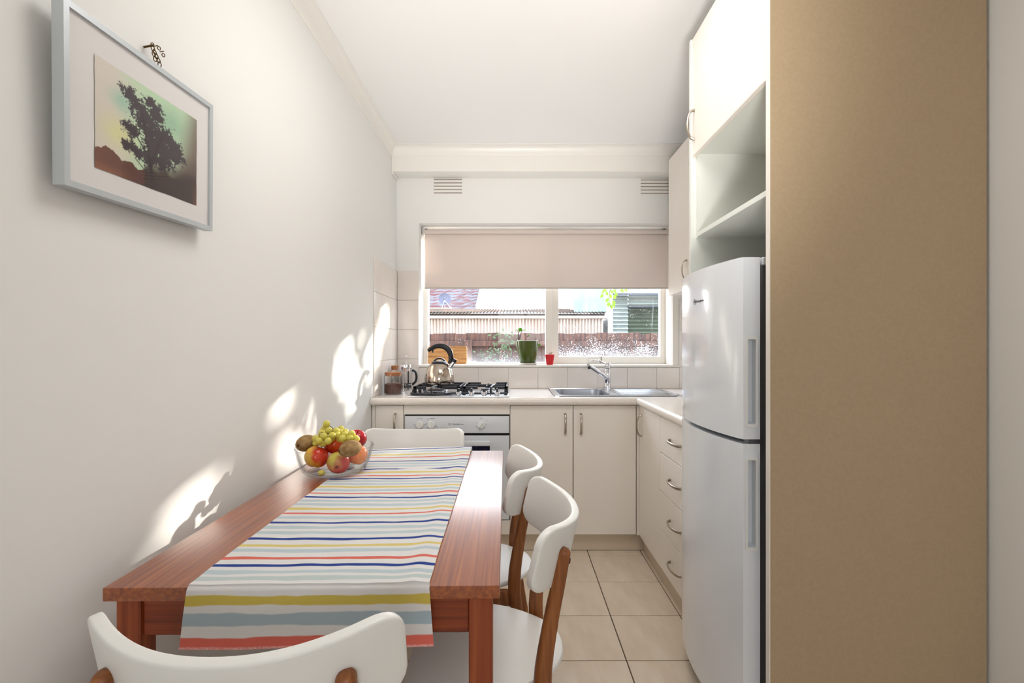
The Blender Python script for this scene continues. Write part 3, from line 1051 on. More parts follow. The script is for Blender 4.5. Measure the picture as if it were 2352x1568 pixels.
tx_, ty_ = .628, 3.265
tp = thing('mixer_tap', 'chrome mixer tap with slanting spout at the back of the sink', 'tap', (tx_, ty_, .883))
obj('tap_body', MB().lathe([(0, .8835), (.0225, .8835), (.0225, .888), (.0195, .890), (.0195, .925), (.0188, .926), (.0195, .927), (.0195, 1.018), (.0188, 1.019), (.0195, 1.020), (.0195, 1.060), (.017, 1.064), (0, 1.064)], (tx_, ty_, 0), 28), CHROME, tp)
sp = obj('spout', MB().tube([(tx_ - .004, ty_ - .006, .960), (.478, 3.13, 1.052)], [.0135, .0125], n=16), CHROME, tp)
obj('aerator', MB().tube([(.484, 3.132, 1.046), (.486, 3.132, 1.026)], .0095, n=14), BLACK, sp)
obj('lever', MB().tube([(tx_ - .014, ty_ - .006, 1.052), (tx_ - .065, ty_ - .03, 1.080)], [.0055, .0045], n=10), CHROME, tp)

# ------------------------------------------------------------------ things on the window sill
ZS = 1.0425
gpx, gpy = .099, 3.440
gp = thing('green_plant_pot', 'glossy dark green ceramic plant pot on the window sill', 'plant pot', (gpx, gpy, ZS))
obj('saucer', MB().lathe([(0, 0), (.060, 0), (.070, .010), (.068, .012), (.058, .006), (0, .005)], (gpx, gpy, ZS), 32), SAUCER, gp)
obj('pot', MB().lathe([(0, .008), (.052, .008), (.057, .012), (.063, .05), (.071, .10), (.0755, .15), (.0765, .166), (.072, .166), (.070, .15), (0, .148)], (gpx, gpy, ZS), 40), POTG, gp, angle=50)
obj('rim', MB().lathe([(.0715, .1655), (.077, .1655), (.077, .170), (.0715, .170), (.0715, .1655)], (gpx, gpy, ZS), 40), SAUCER, gp)
obj('soil', MB().lathe([(0, .150), (.0705, .150), (.0705, .157), (.03, .160), (0, .158)], (gpx, gpy, ZS), 24), SOIL, gp)
def disc_leaf(mb, c, r, nrm, squash=1.0):
    q = Vector((0, 0, 1)).rotation_difference(Vector(nrm).normalized())
    M = q.to_matrix()
    mb.lathe([(0, .001), (r * .6, .002), (r, 0), (r * .6, .0005), (0, -.0006)], c, 16, sy=squash, M=M)
stems = [((gpx - .063, gpy, ZS + .158), (gpx - .066, gpy - .006, ZS + .215), (gpx - .053, gpy - .012, ZS + .245)),
         ((gpx - .063, gpy, ZS + .158), (gpx - .067, gpy - .004, ZS + .222), (gpx - .079, gpy - .01, ZS + .243)),
         ((gpx - .063, gpy, ZS + .158), (gpx - .045, gpy - .004, ZS + .228), (gpx - .024, gpy - .008, ZS + .244)),
         ((gpx - .016, gpy, ZS + .156), (gpx - .010, gpy - .006, ZS + .190), (gpx + .008, gpy - .010, ZS + .205)),
         ((gpx + .045, gpy, ZS + .156), (gpx + .050, gpy - .004, ZS + .175), (gpx + .051, gpy - .006, ZS + .193)),
         ((gpx + .030, gpy - .02, ZS + .156), (gpx + .031, gpy - .022, ZS + .165), (gpx + .034, gpy - .024, ZS + .172)),
         ((gpx + .066, gpy, ZS + .160), (gpx + .085, gpy - .004, ZS + .168), (gpx + .082, gpy - .006, ZS + .138))]
for s in stems:
    obj('stem', MB().tube(catmull(s, 5), .0016, n=6), TWIG, gp)
for c_, r_, nr in ((stems[0][2], .014, (0, -1, .25)), (stems[1][2], .011, (-.5, -.35, .9)), (stems[2][2], .013, (.3, -.3, 1)), (stems[3][2], .008, (.2, -.5, .9)), (stems[6][2], .009, (.2, -.9, .4)), ((gpx - .05, gpy - .02, ZS + .172), .008, (0, -.7, .7))):
    mb = MB()
    disc_leaf(mb, c_, r_, nr)
    obj('leaf', mb, LEAF, gp)
rpx, rpy = .252, 3.415
rp = thing('red_plant_pot', 'small red plastic pot with a dry sprig on the window sill', 'plant pot', (rpx, rpy, ZS))
def sq(r, z):
    return [(rpx + x, rpy + y, ZS + z) for x, y in rrect(-r, r, -r, r, r * .45, 4)]
rings = [sq(.020, 0), sq(.0225, .002), sq(.032, .070), sq(.0305, .071), sq(.029, .062)]
vs = [p for r_ in rings for p in r_]
n = len(rings[0])
fs = [(i * n + k, i * n + (k + 1) % n, (i + 1) * n + (k + 1) % n, (i + 1) * n + k) for i in range(len(rings) - 1) for k in range(n)]
fs += [tuple(reversed(range(n))), tuple((len(rings) - 1) * n + k for k in range(n))]
obj('pot', MB().add(vs, fs), POTR, rp)
obj('soil', MB().prism([(p[0], p[1]) for p in sq(.0285, 0)], ZS + .060, ZS + .064), SOIL, rp)
s = MB().tube([(rpx + .006, rpy, ZS + .063), (rpx + .008, rpy, ZS + .084)], .0014, n=6).tube([(rpx + .007, rpy, ZS + .072), (rpx + .016, rpy, ZS + .085)], .0012, n=6).tube([(rpx + .005, rpy, ZS + .066), (rpx - .004, rpy, ZS + .080)], .0012, n=6)
for dx, dz in ((.008, .085), (.016, .085), (-.004, .081), (.012, .079)):
    s.ball((rpx + dx, rpy, ZS + dz), .003, n=6, m=4)
obj('dry_sprig', s, P('dry_sprig_brown', (120, 96, 56), rough=.9), rp)
cb = MB().prism(rrect(-.618, -.338, ZS + .0005, 1.172, .016, 4), 0, .016, 'y')
sl = .16
cb.v = [(x, 3.502 + y * math.cos(sl) + (z - ZS) * math.sin(sl) * .9, z) for x, y, z in cb.v]
tag(obj('chopping_board', cb, BOARD), 'pale wooden chopping board leaning on the window behind the kettle', 'chopping board')

# ------------------------------------------------------------------ right-hand wall units, fridge surround
wc = thing('wall_cabinet', 'cream wall cupboard hung beside the blind above the worktop', 'cabinet', (1.14, 2.5, 1.497))
obj('body', MB().box(1.008, 1.288, 1.905, 3.117, 1.497, 2.36), CAB, wc)
d = obj('door', MB().box(.99, 1.008, 2.722, 3.1165, 1.495, 2.36, b=.0015), CAB, wc)
bow_handle((.99, 2.79, 1.665), (.99, 2.79, 1.555), (-1, 0, 0), d)
d = obj('door', MB().box(.99, 1.008, 2.315, 2.719, 1.495, 2.36, b=.0015), CAB, wc)
bow_handle((.99, 2.645, 1.665), (.99, 2.645, 1.555), (-1, 0, 0), d)
d = obj('door', MB().box(.99, 1.008, 1.908, 2.312, 1.495, 2.36, b=.0015), CAB, wc)

fs_ = thing('fridge_surround', 'tall tan-sided panel surround with open niche above the fridge', 'cabinet', (.98, 1.6, 0))
obj('end_panel', MB().box(.694, 1.281, 1.321, 1.338, 0.0, 2.36), TAN, fs_, label='tan end panel facing the dining table')
obj('edge_strip', MB().box(.692, .6945, 1.3205, 1.3385, 0.0, 2.36), CAB, fs_, label='cream edge strip of the end panel')
obj('side_panel', MB().box(.684, 1.285, 1.886, 1.902, 0.0, 2.36), CAB_IN, fs_)
obj('niche_side', MB().box(.704, 1.285, 1.868, 1.886, 1.592, 1.925), CAB_IN, fs_)
obj('niche_back', MB().box(1.268, 1.285, 1.338, 1.868, 1.592, 1.925), CAB_IN, fs_)
sh = obj('shelf', MB().box(.702, 1.268, 1.338, 1.868, 1.594, 1.611, b=.001), CAB_IN, fs_)
obj('shelf_peg', MB().ball((.735, 1.862, 1.617), .006, n=10, m=6), BRASS, sh)
obj('overhead_body', MB().box(.7115, 1.285, 1.338, 1.886, 1.911, 2.36), CAB_IN, fs_)
d = obj('overhead_door', MB().box(.690, .708, 1.3405, 1.905, 1.906, 2.36, b=.002), CAB, fs_)
bow_handle((.690, 1.862, 2.075), (.690, 1.862, 1.965), (-1, 0, 0), d)

# ------------------------------------------------------------------ fridge
fg = thing('fridge', 'white two-door fridge freezer standing in the tall surround', 'fridge', (.95, 1.62, 0))
obj('fridge_body', MB().box(.716, 1.25, 1.378, 1.862, .05, 1.425, b=.004), P('fridge_side_grey', (206, 207, 208), rough=.4), fg)
obj('door_gasket', MB().box(.694, .716, 1.385, 1.855, .08, 1.415), FRIDGE_B, fg)
FY0, FY1 = 1.37, 1.868
def door(z0, z1, hz0, hz1):
    yc, hw = (FY0 + FY1) / 2, (FY1 - FY0) / 2
    n = 22
    front = []
    for k in range(n + 1):
        y = FY0 + (FY1 - FY0) * k / n
        u = (y - yc) / hw
        x = .642 - .032 * (1 - u * u)
        if k in (0, n):
            x += .003
        front.append((x, y))
    xb = .692
    bm = bmesh.new()
    vt = [bm.verts.new((x, y, z1)) for x, y in front] + [bm.verts.new((xb, FY1, z1)), bm.verts.new((xb, FY0, z1))]
    vb = [bm.verts.new((x, y, z0)) for x, y in front] + [bm.verts.new((xb, FY1, z0)), bm.verts.new((xb, FY0, z0))]
    m = len(vt)
    bm.faces.new(vt)
    bm.faces.new(list(reversed(vb)))
    for i in range(m - 1):
        bm.faces.new((vt[i], vb[i], vb[i + 1], vt[i + 1]))
    # near side face with the recessed grip
    hx0, hx1 = .6555, .681
    xg = [.645, hx0, hx1, xb]
    zg = [z0, hz0, hz1, z1]
    gv = {}
    for i, x in enumerate(xg):
        for j, z in enumerate(zg):
            if i == 0 and j == 0: gv[i, j] = vb[0]
            elif i == 0 and j == 3: gv[i, j] = vt[0]
            elif i == 3 and j == 0: gv[i, j] = vb[-1]
            elif i == 3 and j == 3: gv[i, j] = vt[-1]
            else: gv[i, j] = bm.verts.new((x, FY0, z))
    for i in range(3):
        for j in range(3):
            if i == 1 and j == 1:
                continue
            bm.faces.new((gv[i, j], gv[i + 1, j], gv[i + 1, j + 1], gv[i, j + 1]))
    inner = [bm.verts.new((x, FY0 + .022, z)) for x, z in ((hx0 + .004, hz0 + .004), (hx1 - .001, hz0 + .004), (hx1 - .001, hz1 - .004), (hx0 + .004, hz1 - .004))]
    rimv = [gv[1, 1], gv[2, 1], gv[2, 2], gv[1, 2]]
    for i in range(4):
        bm.faces.new((rimv[i], rimv[(i + 1) % 4], inner[(i + 1) % 4], inner[i]))
    bm.faces.new(inner)
    bmesh.ops.recalc_face_normals(bm, faces=bm.faces[:])
    es = [e for e in bm.edges if (e.verts[0] in vt and e.verts[1] in vt) or (e.verts[0] in vb and e.verts[1] in vb)]
    mb = MB()
    mb.from_bm(bm)
    bm.free()
    d = obj('fridge_door', mb, FRIDGE, fg, angle=30)
    rim = MB().plate(rrect(hx0 - .006, hx1 + .004, hz0 - .008, hz1 + .008, .005, 4), [rrect(hx0 + .001, hx1 - .002, hz0, hz1, .003, 3)], FY0 - .004, FY0 + .001, 'y')
    obj('grip_rim', rim, P('grip_rim_white', (226, 226, 224), rough=.35), d)
    return d
up = door(.915, 1.427, .958, 1.196)
lo = door(.078, .902, .612, .857)
obj('hinge', MB().box(.66, .70, FY0 + .002, FY0 + .03, .902, .915), P('hinge_grey', (90, 92, 96), rough=.4, metal=.6), fg)
obj('top_hinge_cover', MB().box(.700, .74, 1.372, 1.42, 1.405, 1.428, b=.003), FRIDGE, fg)
obj('plinth', MB().box(.672, .70, 1.39, 1.85, .02, .078), FRIDGE_B, fg)
for y in (1.40, 1.835):
    obj('foot', MB().lathe([(0, 0), (.018, 0), (.018, .02), (.01, .03), (.01, .055), (0, .055)], (.70, y, 0), 14), FRIDGE, fg)
    obj('foot', MB().lathe([(0, 0), (.018, 0), (.018, .02), (.01, .03), (.01, .055), (0, .055)], (1.2, y, 0), 14), FRIDGE, fg)
# badge on the upper door
def fx_at(y):
    u = (y - 1.619) / .249
    return .642 - .032 * (1 - u * u)
bg = MB()
yb0 = 1.640
Mx = lambda y, z: Matrix.Translation((fx_at(y) - .0008, y, z)) @ Matrix.Rotation(-PI / 2, 4, 'Z') @ Matrix.Rotation(PI / 2, 4, 'X')
ring = MB().lathe([(.0080, 0), (.0092, 0), (.0092, .0012), (.0080, .0012), (.0080, 0)], (fx_at(1.643) - .0002, 1.643, 1.3245), 20, M=Matrix.Rotation(-PI / 2, 3, 'Y'))
bg.add(ring.v, ring.f)
bg.text('W', .010, Mx(1.643, 1.3245), depth=.0005)
for k, chr_ in enumerate('Westinghouse'):
    bg.text(chr_, .0105, Mx(1.6265 - k * .0050, 1.3245), depth=.0005)
obj('badge', bg, P('badge_grey', (110, 112, 120), rough=.35, metal=.5), up, smooth=False)

# ------------------------------------------------------------------ dining table (turned very slightly)
TCX, TCY, TZ = -.39, 1.4415, .745
TH = math.radians(0.9)
tb = thing('dining_table', 'reddish-brown cedar dining table standing along the left wall', 'table', (TCX, TCY, 0))
hx, hy = .3555, .5635
# three planks side by side make the top
pw = 2 * hx / 3
obj('table_top', MB().box(TCX - hx, TCX + hx, TCY - hy, TCY + hy, TZ - .025, TZ, b=.003, seg=2), TABLEWOOD, tb)
lx, ly, lw = hx - .013, hy - .013, .044
for sx in (-1, 1):
    for sy in (-1, 1):
        x1, y1 = TCX + sx * lx, TCY + sy * ly
        obj('leg', MB().box(x1, x1 - sx * lw, y1, y1 - sy * lw, 0, TZ - .0255, b=.003), TABLELEG, tb)
az0, az1 = TZ - .098, TZ - .0255
for sy in (-1, 1):
    y1 = TCY + sy * (ly - .008)
    obj('apron', MB().box(TCX - lx + lw, TCX + lx - lw, y1, y1 - sy * .02, az0, az1, b=.002), TABLEAPR, tb)
for sx in (-1, 1):
    x1 = TCX + sx * (lx - .008)
    obj('apron', MB().box(x1, x1 - sx * .02, TCY - ly + lw, TCY + ly - lw, az0, az1, b=.002), TABLEWOOD, tb)
tb.rotation_euler = (0, 0, TH)

# ------------------------------------------------------------------ striped runner
rn_verts, rn_faces, rn_cols = [], [], []
W_, BL, YL, CO, PB, GG, OW = [lin(c) for c in ((247, 246, 245), (44, 74, 158), (240, 220, 136), (240, 122, 106), (208, 224, 230), (210, 224, 222), (240, 239, 236))]
stripes = []  # (position along table in y, half width, colour)
E0, E1 = TCY - hy, TCY + hy        # table edges
front = [(E0 - .097, .010, CO), (E0 - .057, .0115, lin((186, 206, 216))), (E0 - .024, .0088, lin((226, 204, 100))),
         (.900, .0082, GG), (.925, .0075, PB), (.953, .0062, BL), (.986, .0058, CO), (1.0235, .0085, PB), (1.049, .0062, YL), (1.085, .0062, BL),
         (1.12, .009, PB), (1.152, .0085, PB), (1.1825, .0058, BL), (1.218, .009, PB), (1.2476, .0055, CO), (1.281, .0075, YL), (1.3150, .009, PB),
         (1.3470, .009, PB), (1.3786, .0060, BL), (1.418, .0055, CO), (1.450, .009, PB), (1.481, .0075, YL), (1.512, .009, PB), (1.544, .008, PB),
         (1.5746, .0060, BL), (1.6106, .0055, CO), (1.655, .009, YL), (1.697, .007, BL), (1.735, .009, PB), (1.768, .009, PB), (1.804, .0055, BL), (1.857, .006, CO),
         (1.897, .009, YL), (1.94, .009, PB), (1.982, .0062, BL), (2.03, .0055, CO), (2.07, .009, YL)]
def srgb_noise(a, b):
    return noise.noise(Vector((a, b, 3.7)))
def stripe_col(s, x, k):
    for i, (c, hw, col) in enumerate(front):
        if abs(s - c) > .02:
            continue
        wob = .0022 * srgb_noise(x * 5.0, i * 3.1) + .0012 * srgb_noise(x * 17, i * 5.7)
        hh = hw * (1 + .38 * srgb_noise(x * 7.0 + 9, i * 2.3) + .12 * srgb_noise(x * 40, i * 4.3))
        if i == 27:
            hh *= max(0.0, min(1, abs(x + .33) * 14 - .3)) if x > -.40 else 1.0
        al = max(0.0, min(1.0, (hh - abs(s - c - wob)) / ds + .5))
        if al > 0:
            return tuple(W_[q] * (1 - al) + col[q] * al for q in range(4))
    return W_
def sstep_(a, b, x):
    t = max(0.0, min(1.0, (x - a) / (b - a)))
    return t * t * (3 - 2 * t)
NX = 120
ds = .0014
s0, s1 = E0 - .107, E1 + .085
NS = int((s1 - s0) / ds)
RX0, RX1 = -.594, -.163
LIFT = .0022
for j in range(NS + 1):
    s = s0 + (s1 - s0) * j / NS
    for i in range(NX + 1):
        u = i / NX
        x = RX0 + (RX1 - RX0) * u
        rip = .0016 * (1 + noise.noise(Vector((x * 6, s * 9, 1.3)))) + .0012 * (1 + noise.noise(Vector((x * 19, s * 15, 5.1))))
        far = max(0, (s - 1.75) / .25)
        rip += far * .006 * max(0, math.sin((x + .60) * 7.5))
        fe = sstep_(1.66, 2.0, s)
        rip += fe * .013 * u ** 2 + .0035 * math.exp(-((u - .93) / .05) ** 2) * (1 - fe * .5)
        rip *= min(1.0, max(0.0, (math.hypot(x + .612, s - 1.668) - .10) / .05))
        if s < E0:                       # hanging at the near end
            dd = E0 - s
            fold = .004 * math.sin(x * 11 + 1) * min(1, dd / .06) + .004 * min(1, dd / .05)
            y = E0 - LIFT - .002 - fold * .6
            z = TZ + LIFT - dd
            z += .004 * noise.noise(Vector((x * 6, 0, 8))) * (dd / .1)
            xx = x + (u - .5) * .018 * (dd / .1)
            if dd < .006:
                t = dd / .006
                y = E0 + .004 * (1 - t) - (LIFT + .002) * t
                z = TZ + LIFT + rip * (1 - t) - .004 * t
        elif s > E1:
            dd = s - E1
            y = E1 + LIFT + .003 + .003 * math.sin(x * 12) * min(1, dd / .05)
            z = TZ + LIFT - dd + rip * max(0, 1 - dd / .05)
            xx = x
            if dd < .006:
                t = dd / .006
                y = E1 - .004 * (1 - t) + (LIFT + .003) * t
                z = TZ + LIFT + rip * (1 - t) - .004 * t
        else:
            y = s
            z = TZ + LIFT + rip
            xx = x
        e = min(u, 1 - u)
        xx += .003 * noise.noise(Vector((s * 4, 20 * (u > .5), 2))) * (1 if e < .5 else 0)
        rn_verts.append((xx - TCX, y - TCY, z))
        k_ = max(0.0, min(1.0, (s - .98) / .3))
        shift = k_ * (.016 * max(0, (u - .55) / .45) ** 1.6 + .008 * max(0, (.35 - u) / .35) ** 1.5 - .004)
        rn_cols.append(stripe_col(s - shift, x, i))
for j in range(NS):
    for i in range(NX):
        a = j * (NX + 1) + i
        rn_faces.append((a, a + 1, a + NX + 2, a + NX + 1))
rme = bpy.data.meshes.new('table_runner')
rme.from_pydata(rn_verts, [], rn_faces)
ca = rme.color_attributes.new('print', 'FLOAT_COLOR', 'POINT')
ca.data.foreach_set('color', [c for q in rn_cols for c in q])
for p in rme.polygons:
    p.use_smooth = True
rme.materials.append(vcol_mat('striped_cotton', .85, .25, 700, transl=.22))
rn = bpy.data.objects.new('table_runner', rme)
C.objects.link(rn)
rn.location = (TCX, TCY, 0)
rn.rotation_euler = (0, 0, TH)
WLOC[rn.name] = Vector((TCX, TCY, 0))
tag(rn, 'white cotton table runner with blue, coral, yellow and pale stripes', 'table runner')
hm = MB()
pts = []
for i in range(NX + 1):
    pts.append(Vector(rn_verts[i]) + Vector((0, 0, 0)))
hm.tube(pts, .0022, n=6)
obj('stitched_hem', hm, P('coral_hem', (226, 128, 120), rough=.85, rgb2=(240, 190, 184), nscale=260, stretch=(1, 1, 1)), rn, local=True)

# ------------------------------------------------------------------ chairs
def chair_back():
    w, h, bow, th = .430, .136, .0945, .019
    tilt = math.radians(13.2)
    upv = Vector((0, -math.sin(tilt), math.cos(tilt)))
    nv = Vector((0, math.cos(tilt), math.sin(tilt)))
    c0 = Vector((0, -.2263, .7248))
    r = .034
    nu, nvv = 40, 8
    q_ = [(.0045 * (1 - math.cos(a_)), .0045 * (1 - math.sin(a_))) for a_ in (0, PI / 8, PI / 4, 3 * PI / 8, PI / 2)]
    layers = q_ + [(th - d_, i_) for d_, i_ in reversed(q_)]   # depth from the concave face, outline inset
    mb = MB()
    def hw(u, ins):
        a = abs(u) - (w / 2 - r)
        half = h / 2 - ins
        if a > 0:
            return half - r + math.sqrt(max(r * r - min(a, r) ** 2, 0))
        return half
    us = []
    for k in range(nu + 1):
        t = -1 + 2 * k / nu
        us.append(math.copysign(1 - (1 - abs(t)) ** 1.5, t))
    def pt(t, v01, d, ins):
        u = t * (w / 2 - ins)
        half = hw(u * (w / 2) / max(w / 2 - ins, 1e-6), ins)
        v = (v01 * 2 - 1) * half
        tt = u / (w / 2)
        off = bow * abs(tt) ** 2.19
        slope = bow * 2.19 * abs(tt) ** 1.19 / (w / 2) * (1 if tt > 0 else -1)
        nn = (nv - Vector((1, 0, 0)) * slope).normalized()
        return c0 + Vector((1, 0, 0)) * u + upv * v + nv * off + nn * (-d)
    rows = []
    base = 0
    grids = []
    for d, ins in layers:
        g = [[pt(t, j / nvv, d, ins) for j in range(nvv + 1)] for t in us]
        grids.append(g)
    n = len(us)
    def flat(g):
        return [p for col in g for p in col]
    idx = lambda i, j: i * (nvv + 1) + j
    for g in (grids[0], grids[-1]):
        mb.add(flat(g), [(idx(i, j), idx(i + 1, j), idx(i + 1, j + 1), idx(i, j + 1)) for i in range(n - 1) for j in range(nvv)])
    loop = [(i, 0) for i in range(n)] + [(n - 1, j) for j in range(1, nvv + 1)] + [(i, nvv) for i in range(n - 2, -1, -1)] + [(0, j) for j in range(nvv - 1, 0, -1)]
    m = len(loop)
    for a, b in zip(grids[:-1], grids[1:]):
        vs = [a[i][j] for i, j in loop] + [b[i][j] for i, j in loop]
        mb.add(vs, [(k, (k + 1) % m, m + (k + 1) % m, m + k) for k in range(m)])
    return mb

def chair_seat():
    half = [(-.222, .0), (-.2195, .03), (-.210, .062), (-.192, .092), (-.165, .118), (-.12, .150), (-.06, .178), (0, .190), (.05, .192), (.09, .188), (.115, .178), (.130, .160), (.138, .13), (.141, .06), (.141, 0)]
    pts = catmull([(y, x, 0) for y, x in half], 3)
    right = [(p[1], p[0]) for p in pts]
    left = [(-x, y) for x, y in reversed(right[1:-1])]
    poly = right + left
    mb = MB()
    n = len(poly)
    cy = -.03
    lv = [(.434, .97), (.436, .99), (.440, 1.0), (.446, 1.0), (.4495, .99), (.4505, .965)]
    vs = []
    for z, s in lv:
        vs += [(x * s, cy + (y - cy) * s, z) for x, y in poly]
    fs = [(i * n + k, i * n + (k + 1) % n, (i + 1) * n + (k + 1) % n, (i + 1) * n + k) for i in range(len(lv) - 1) for k in range(n)]
    fs += [tuple(reversed(range(n))), tuple((len(lv) - 1) * n + k for k in range(n))]
    return mb.add(vs, fs)

def rear_leg(s):
    ctrl = [(-.240, 0), (-.208, .16), (-.178, .32), (-.163, .46), (-.180, .59), (-.197, .675), (-.2065, .725), (-.2095, .740)]
    path = catmull([(s * .160, y, z) for y, z in ctrl], 4)
    rad = [.0135 + .0065 * max(0, 1 - abs(p[2] - .44) / .30) for p in path]
    sx = [.0135 / r for r in rad]
    top = path[-1]
    for dz, k in ((.004, .92), (.0075, .72), (.0095, .40)):
        path.append(Vector((top[0], top[1] - dz * .23, top[2] + dz)))
        rad.append(.0135 * k)
        sx.append(1.0)
    return MB().tube(path, rad, n=14, sx=sx, up=(0, 1, 0), square=.25)

ch0 = thing('dining_chair', 'white and honey wood chair at the near end of the table', 'chair', (0, 0, 0), 'chairs around the dining table')
obj('backrest', chair_back(), CHAIRW, ch0, local=True, angle=40)
obj('seat', chair_seat(), CHAIRW, ch0, local=True, angle=30)
for s in (-1, 1):
    lg = obj('rear_leg', rear_leg(s), CHAIRWOOD, ch0, local=True, angle=60)
    for y, z in ((-.2195, .722), (-.2120, .690)):
        M = Matrix.Rotation(math.radians(103), 3, 'X')
        obj('screw_hole', MB().lathe([(0, .0), (.0062, 0), (.0062, .002), (0, .002)], (s * .160, y, z), 12, M=M), P('screw_cap_brown', (60, 36, 20), rough=.6) if 'screw_cap_brown' not in MATS else MATS['screw_cap_brown'], lg, local=True)
    obj('front_leg', MB().tube([(s * .172, .122, 0), (s * .158, .112, .25), (s * .152, .108, .434)], [.0125, .017, .019], n=12, up=(0, 1, 0), square=.3), CHAIRWOOD, ch0, local=True, angle=60)
    obj('seat_rail', MB().box(s * .145, s * .163, -.155, .108, .385, .433, b=.004), CHAIRWOOD, ch0, local=True)
obj('seat_rail', MB().box(-.150, .150, .100, .118, .385, .433, b=.004), CHAIRWOOD, ch0, local=True)
obj('seat_rail', MB().box(-.150, .150, -.165, -.147, .385, .433, b=.004), CHAIRWOOD, ch0, local=True)
ch0.location = (-.3816, .8538, 0)
dup(ch0, (-.102, 1.1958, 0), PI / 2, 'white and honey wood chair nearest on the right side of the table')
dup(ch0, (-.1614, 1.6446, 0), PI / 2, 'white and honey wood chair on the table side in front of the oven')
dup(ch0, (-.4456, 2.015, 0), PI, 'white chair at the far end of the table behind the fruit bowl')

# ------------------------------------------------------------------ fruit bowl
bx, by, bz = -.612, 1.668, TZ + .0032
fb = MB().lathe([(0, 0), (.086, 0), (.096, .003), (.104, .010), (.112, .028), (.120, .052), (.1265, .078), (.1285, .086), (.1275, .088), (.1245, .086), (.1225, .078), (.116, .053), (.108, .030), (.100, .014), (.090, .008), (.0, .007)], (bx, by, bz), 56)
tag(obj('fruit_bowl', fb, thin_glass('bowl_glass', refl=1.0, edge=.76), angle=60), 'clear glass bowl of fruit on the table beside the wall', 'bowl')
def rotm(ax):
    return Vector((0, 0, 1)).rotation_difference(Vector(ax).normalized()).to_matrix()
def apple(label, c, r, mat, axis=(0, 0, 1), stem=True):
    t = thing('apple', label, 'apple', c, 'apples in the glass bowl')
    M = rotm(axis)
    prof = []
    m = 18
    for i in range(m + 1):
        a = PI * i / m
        rr = r * math.sin(a) * (1.0 + .03 * math.cos(a))
        z = -r * .93 * math.cos(a)
        z += r * .25 * math.exp(-(rr / (r * .24)) ** 2) * (1 if i < m / 2 else -1)
        prof.append((rr if 0 < i < m else 0, z))
    obj('apple_flesh', MB().lathe(prof, c, 28, M=M), mat, t, angle=80)
    cal = MB()
    for k in range(5):
        a = 2 * PI * k / 5
        p0 = M @ Vector((0, 0, -r * .66)) + Vector(c)
        p1 = M @ Vector((r * .13 * math.cos(a), r * .13 * math.sin(a), -r * .80)) + Vector(c)
        cal.tube([p0, p1], [.0016, .0007], n=5)
    obj('calyx', cal, APPLESTEM, t)
    if stem:
        q0 = M @ Vector((0, 0, r * .60)) + Vector(c)
        q1 = M @ Vector((r * .1, 0, r * 1.02)) + Vector(c)
        obj('stem', MB().tube([q0, q1], .0013, n=5), APPLESTEM, t)
    return t
apple('yellow and red blushed apple at the left front of the bowl', (-.652, 1.612, .811), .0385, APPLE1, (.3, .3, .9))
apple('greenish apple showing its calyx at the front of the bowl', (-.576, 1.603, .7945), .0365, APPLE2, (-.1, .86, .32), stem=False)
apple('pale orange striped apple at the right front of the bowl', (-.536, 1.668, .806), .037, APPLE5, (.25, .2, .9))
apple('glossy orange-red apple under the grapes in the bowl', (-.617, 1.673, .842), .034, APPLE3, (.25, .80, -.35), stem=False)
apple('deep red apple at the back right of the bowl', (-.556, 1.728, .848), .0345, APPLE4, (.15, -.35, .95))
apple('orange-red apple low at the left of the bowl', (-.684, 1.682, .790), .033, APPLE3, (-.3, .1, .9))
apple('red apple buried at the back of the bowl', (-.604, 1.742, .791), .034, APPLE4, (0, .1, 1))
def kiwi(label, c, ax, a=.037, b=.0265):
    t = thing('kiwi_fruit', label, 'kiwi', c, 'kiwi fruits in the glass bowl')
    M = rotm(ax)
    obj('skin', MB().ball(c, b, b * .95, a, n=24, m=14, M=M), KIWI, t, angle=80)
    e = M @ Vector((0, 0, a * .97)) + Vector(c)
    mb = MB()
    for k in range(6):
        an = 2 * PI * k / 6
        mb.ball(e + M @ Vector((.004 * math.cos(an), .004 * math.sin(an), 0)), .0022, n=6, m=4)
    mb.ball(e, .0025, n=6, m=4)
    obj('stem_end', mb, P('kiwi_tip', (88, 52, 30), rough=.9) if 'kiwi_tip' not in MATS else MATS['kiwi_tip'], t)
kiwi('brown kiwi fruit on the left rim of the bowl', (-.703, 1.652, .8475), (-.28, -.9, -.02), .040, .029)
kiwi('brown kiwi fruit resting on the right apples in the bowl', (-.529, 1.578, .845), (-.75, -.62, -.12), .037, .0275)
gb = thing('grape_bunch', 'bunch of pale green grapes heaped on top of the fruit', 'grapes', (-.60, 1.66, .88))
gpts = [(750, 973.5, 1.66), (745, 985, 1.665), (755.5, 988, 1.63), (772, 990, 1.64), (782, 992, 1.66), (783, 985, 1.68), (744, 1001.5, 1.61), (763, 999.5, 1.615), (775, 999, 1.63),
        (726, 1007.5, 1.63), (733, 1012.5, 1.595), (753.5, 1012.5, 1.595), (741, 1018, 1.61), (739, 993.5, 1.64), (787, 1007.5, 1.60), (793.5, 992, 1.67), (793, 998, 1.64), (807.5, 996.5, 1.62),
        (804, 1006.5, 1.605), (818, 1007.5, 1.615), (788.5, 1000, 1.66), (726, 1017.5, 1.63), (760, 1008, 1.64), (768, 1005, 1.66), (748, 1006, 1.65), (736, 1005, 1.66), (798, 1004, 1.66), (810, 1003, 1.66), (779, 1008, 1.66), (800, 1012, 1.63)]
gmesh = None
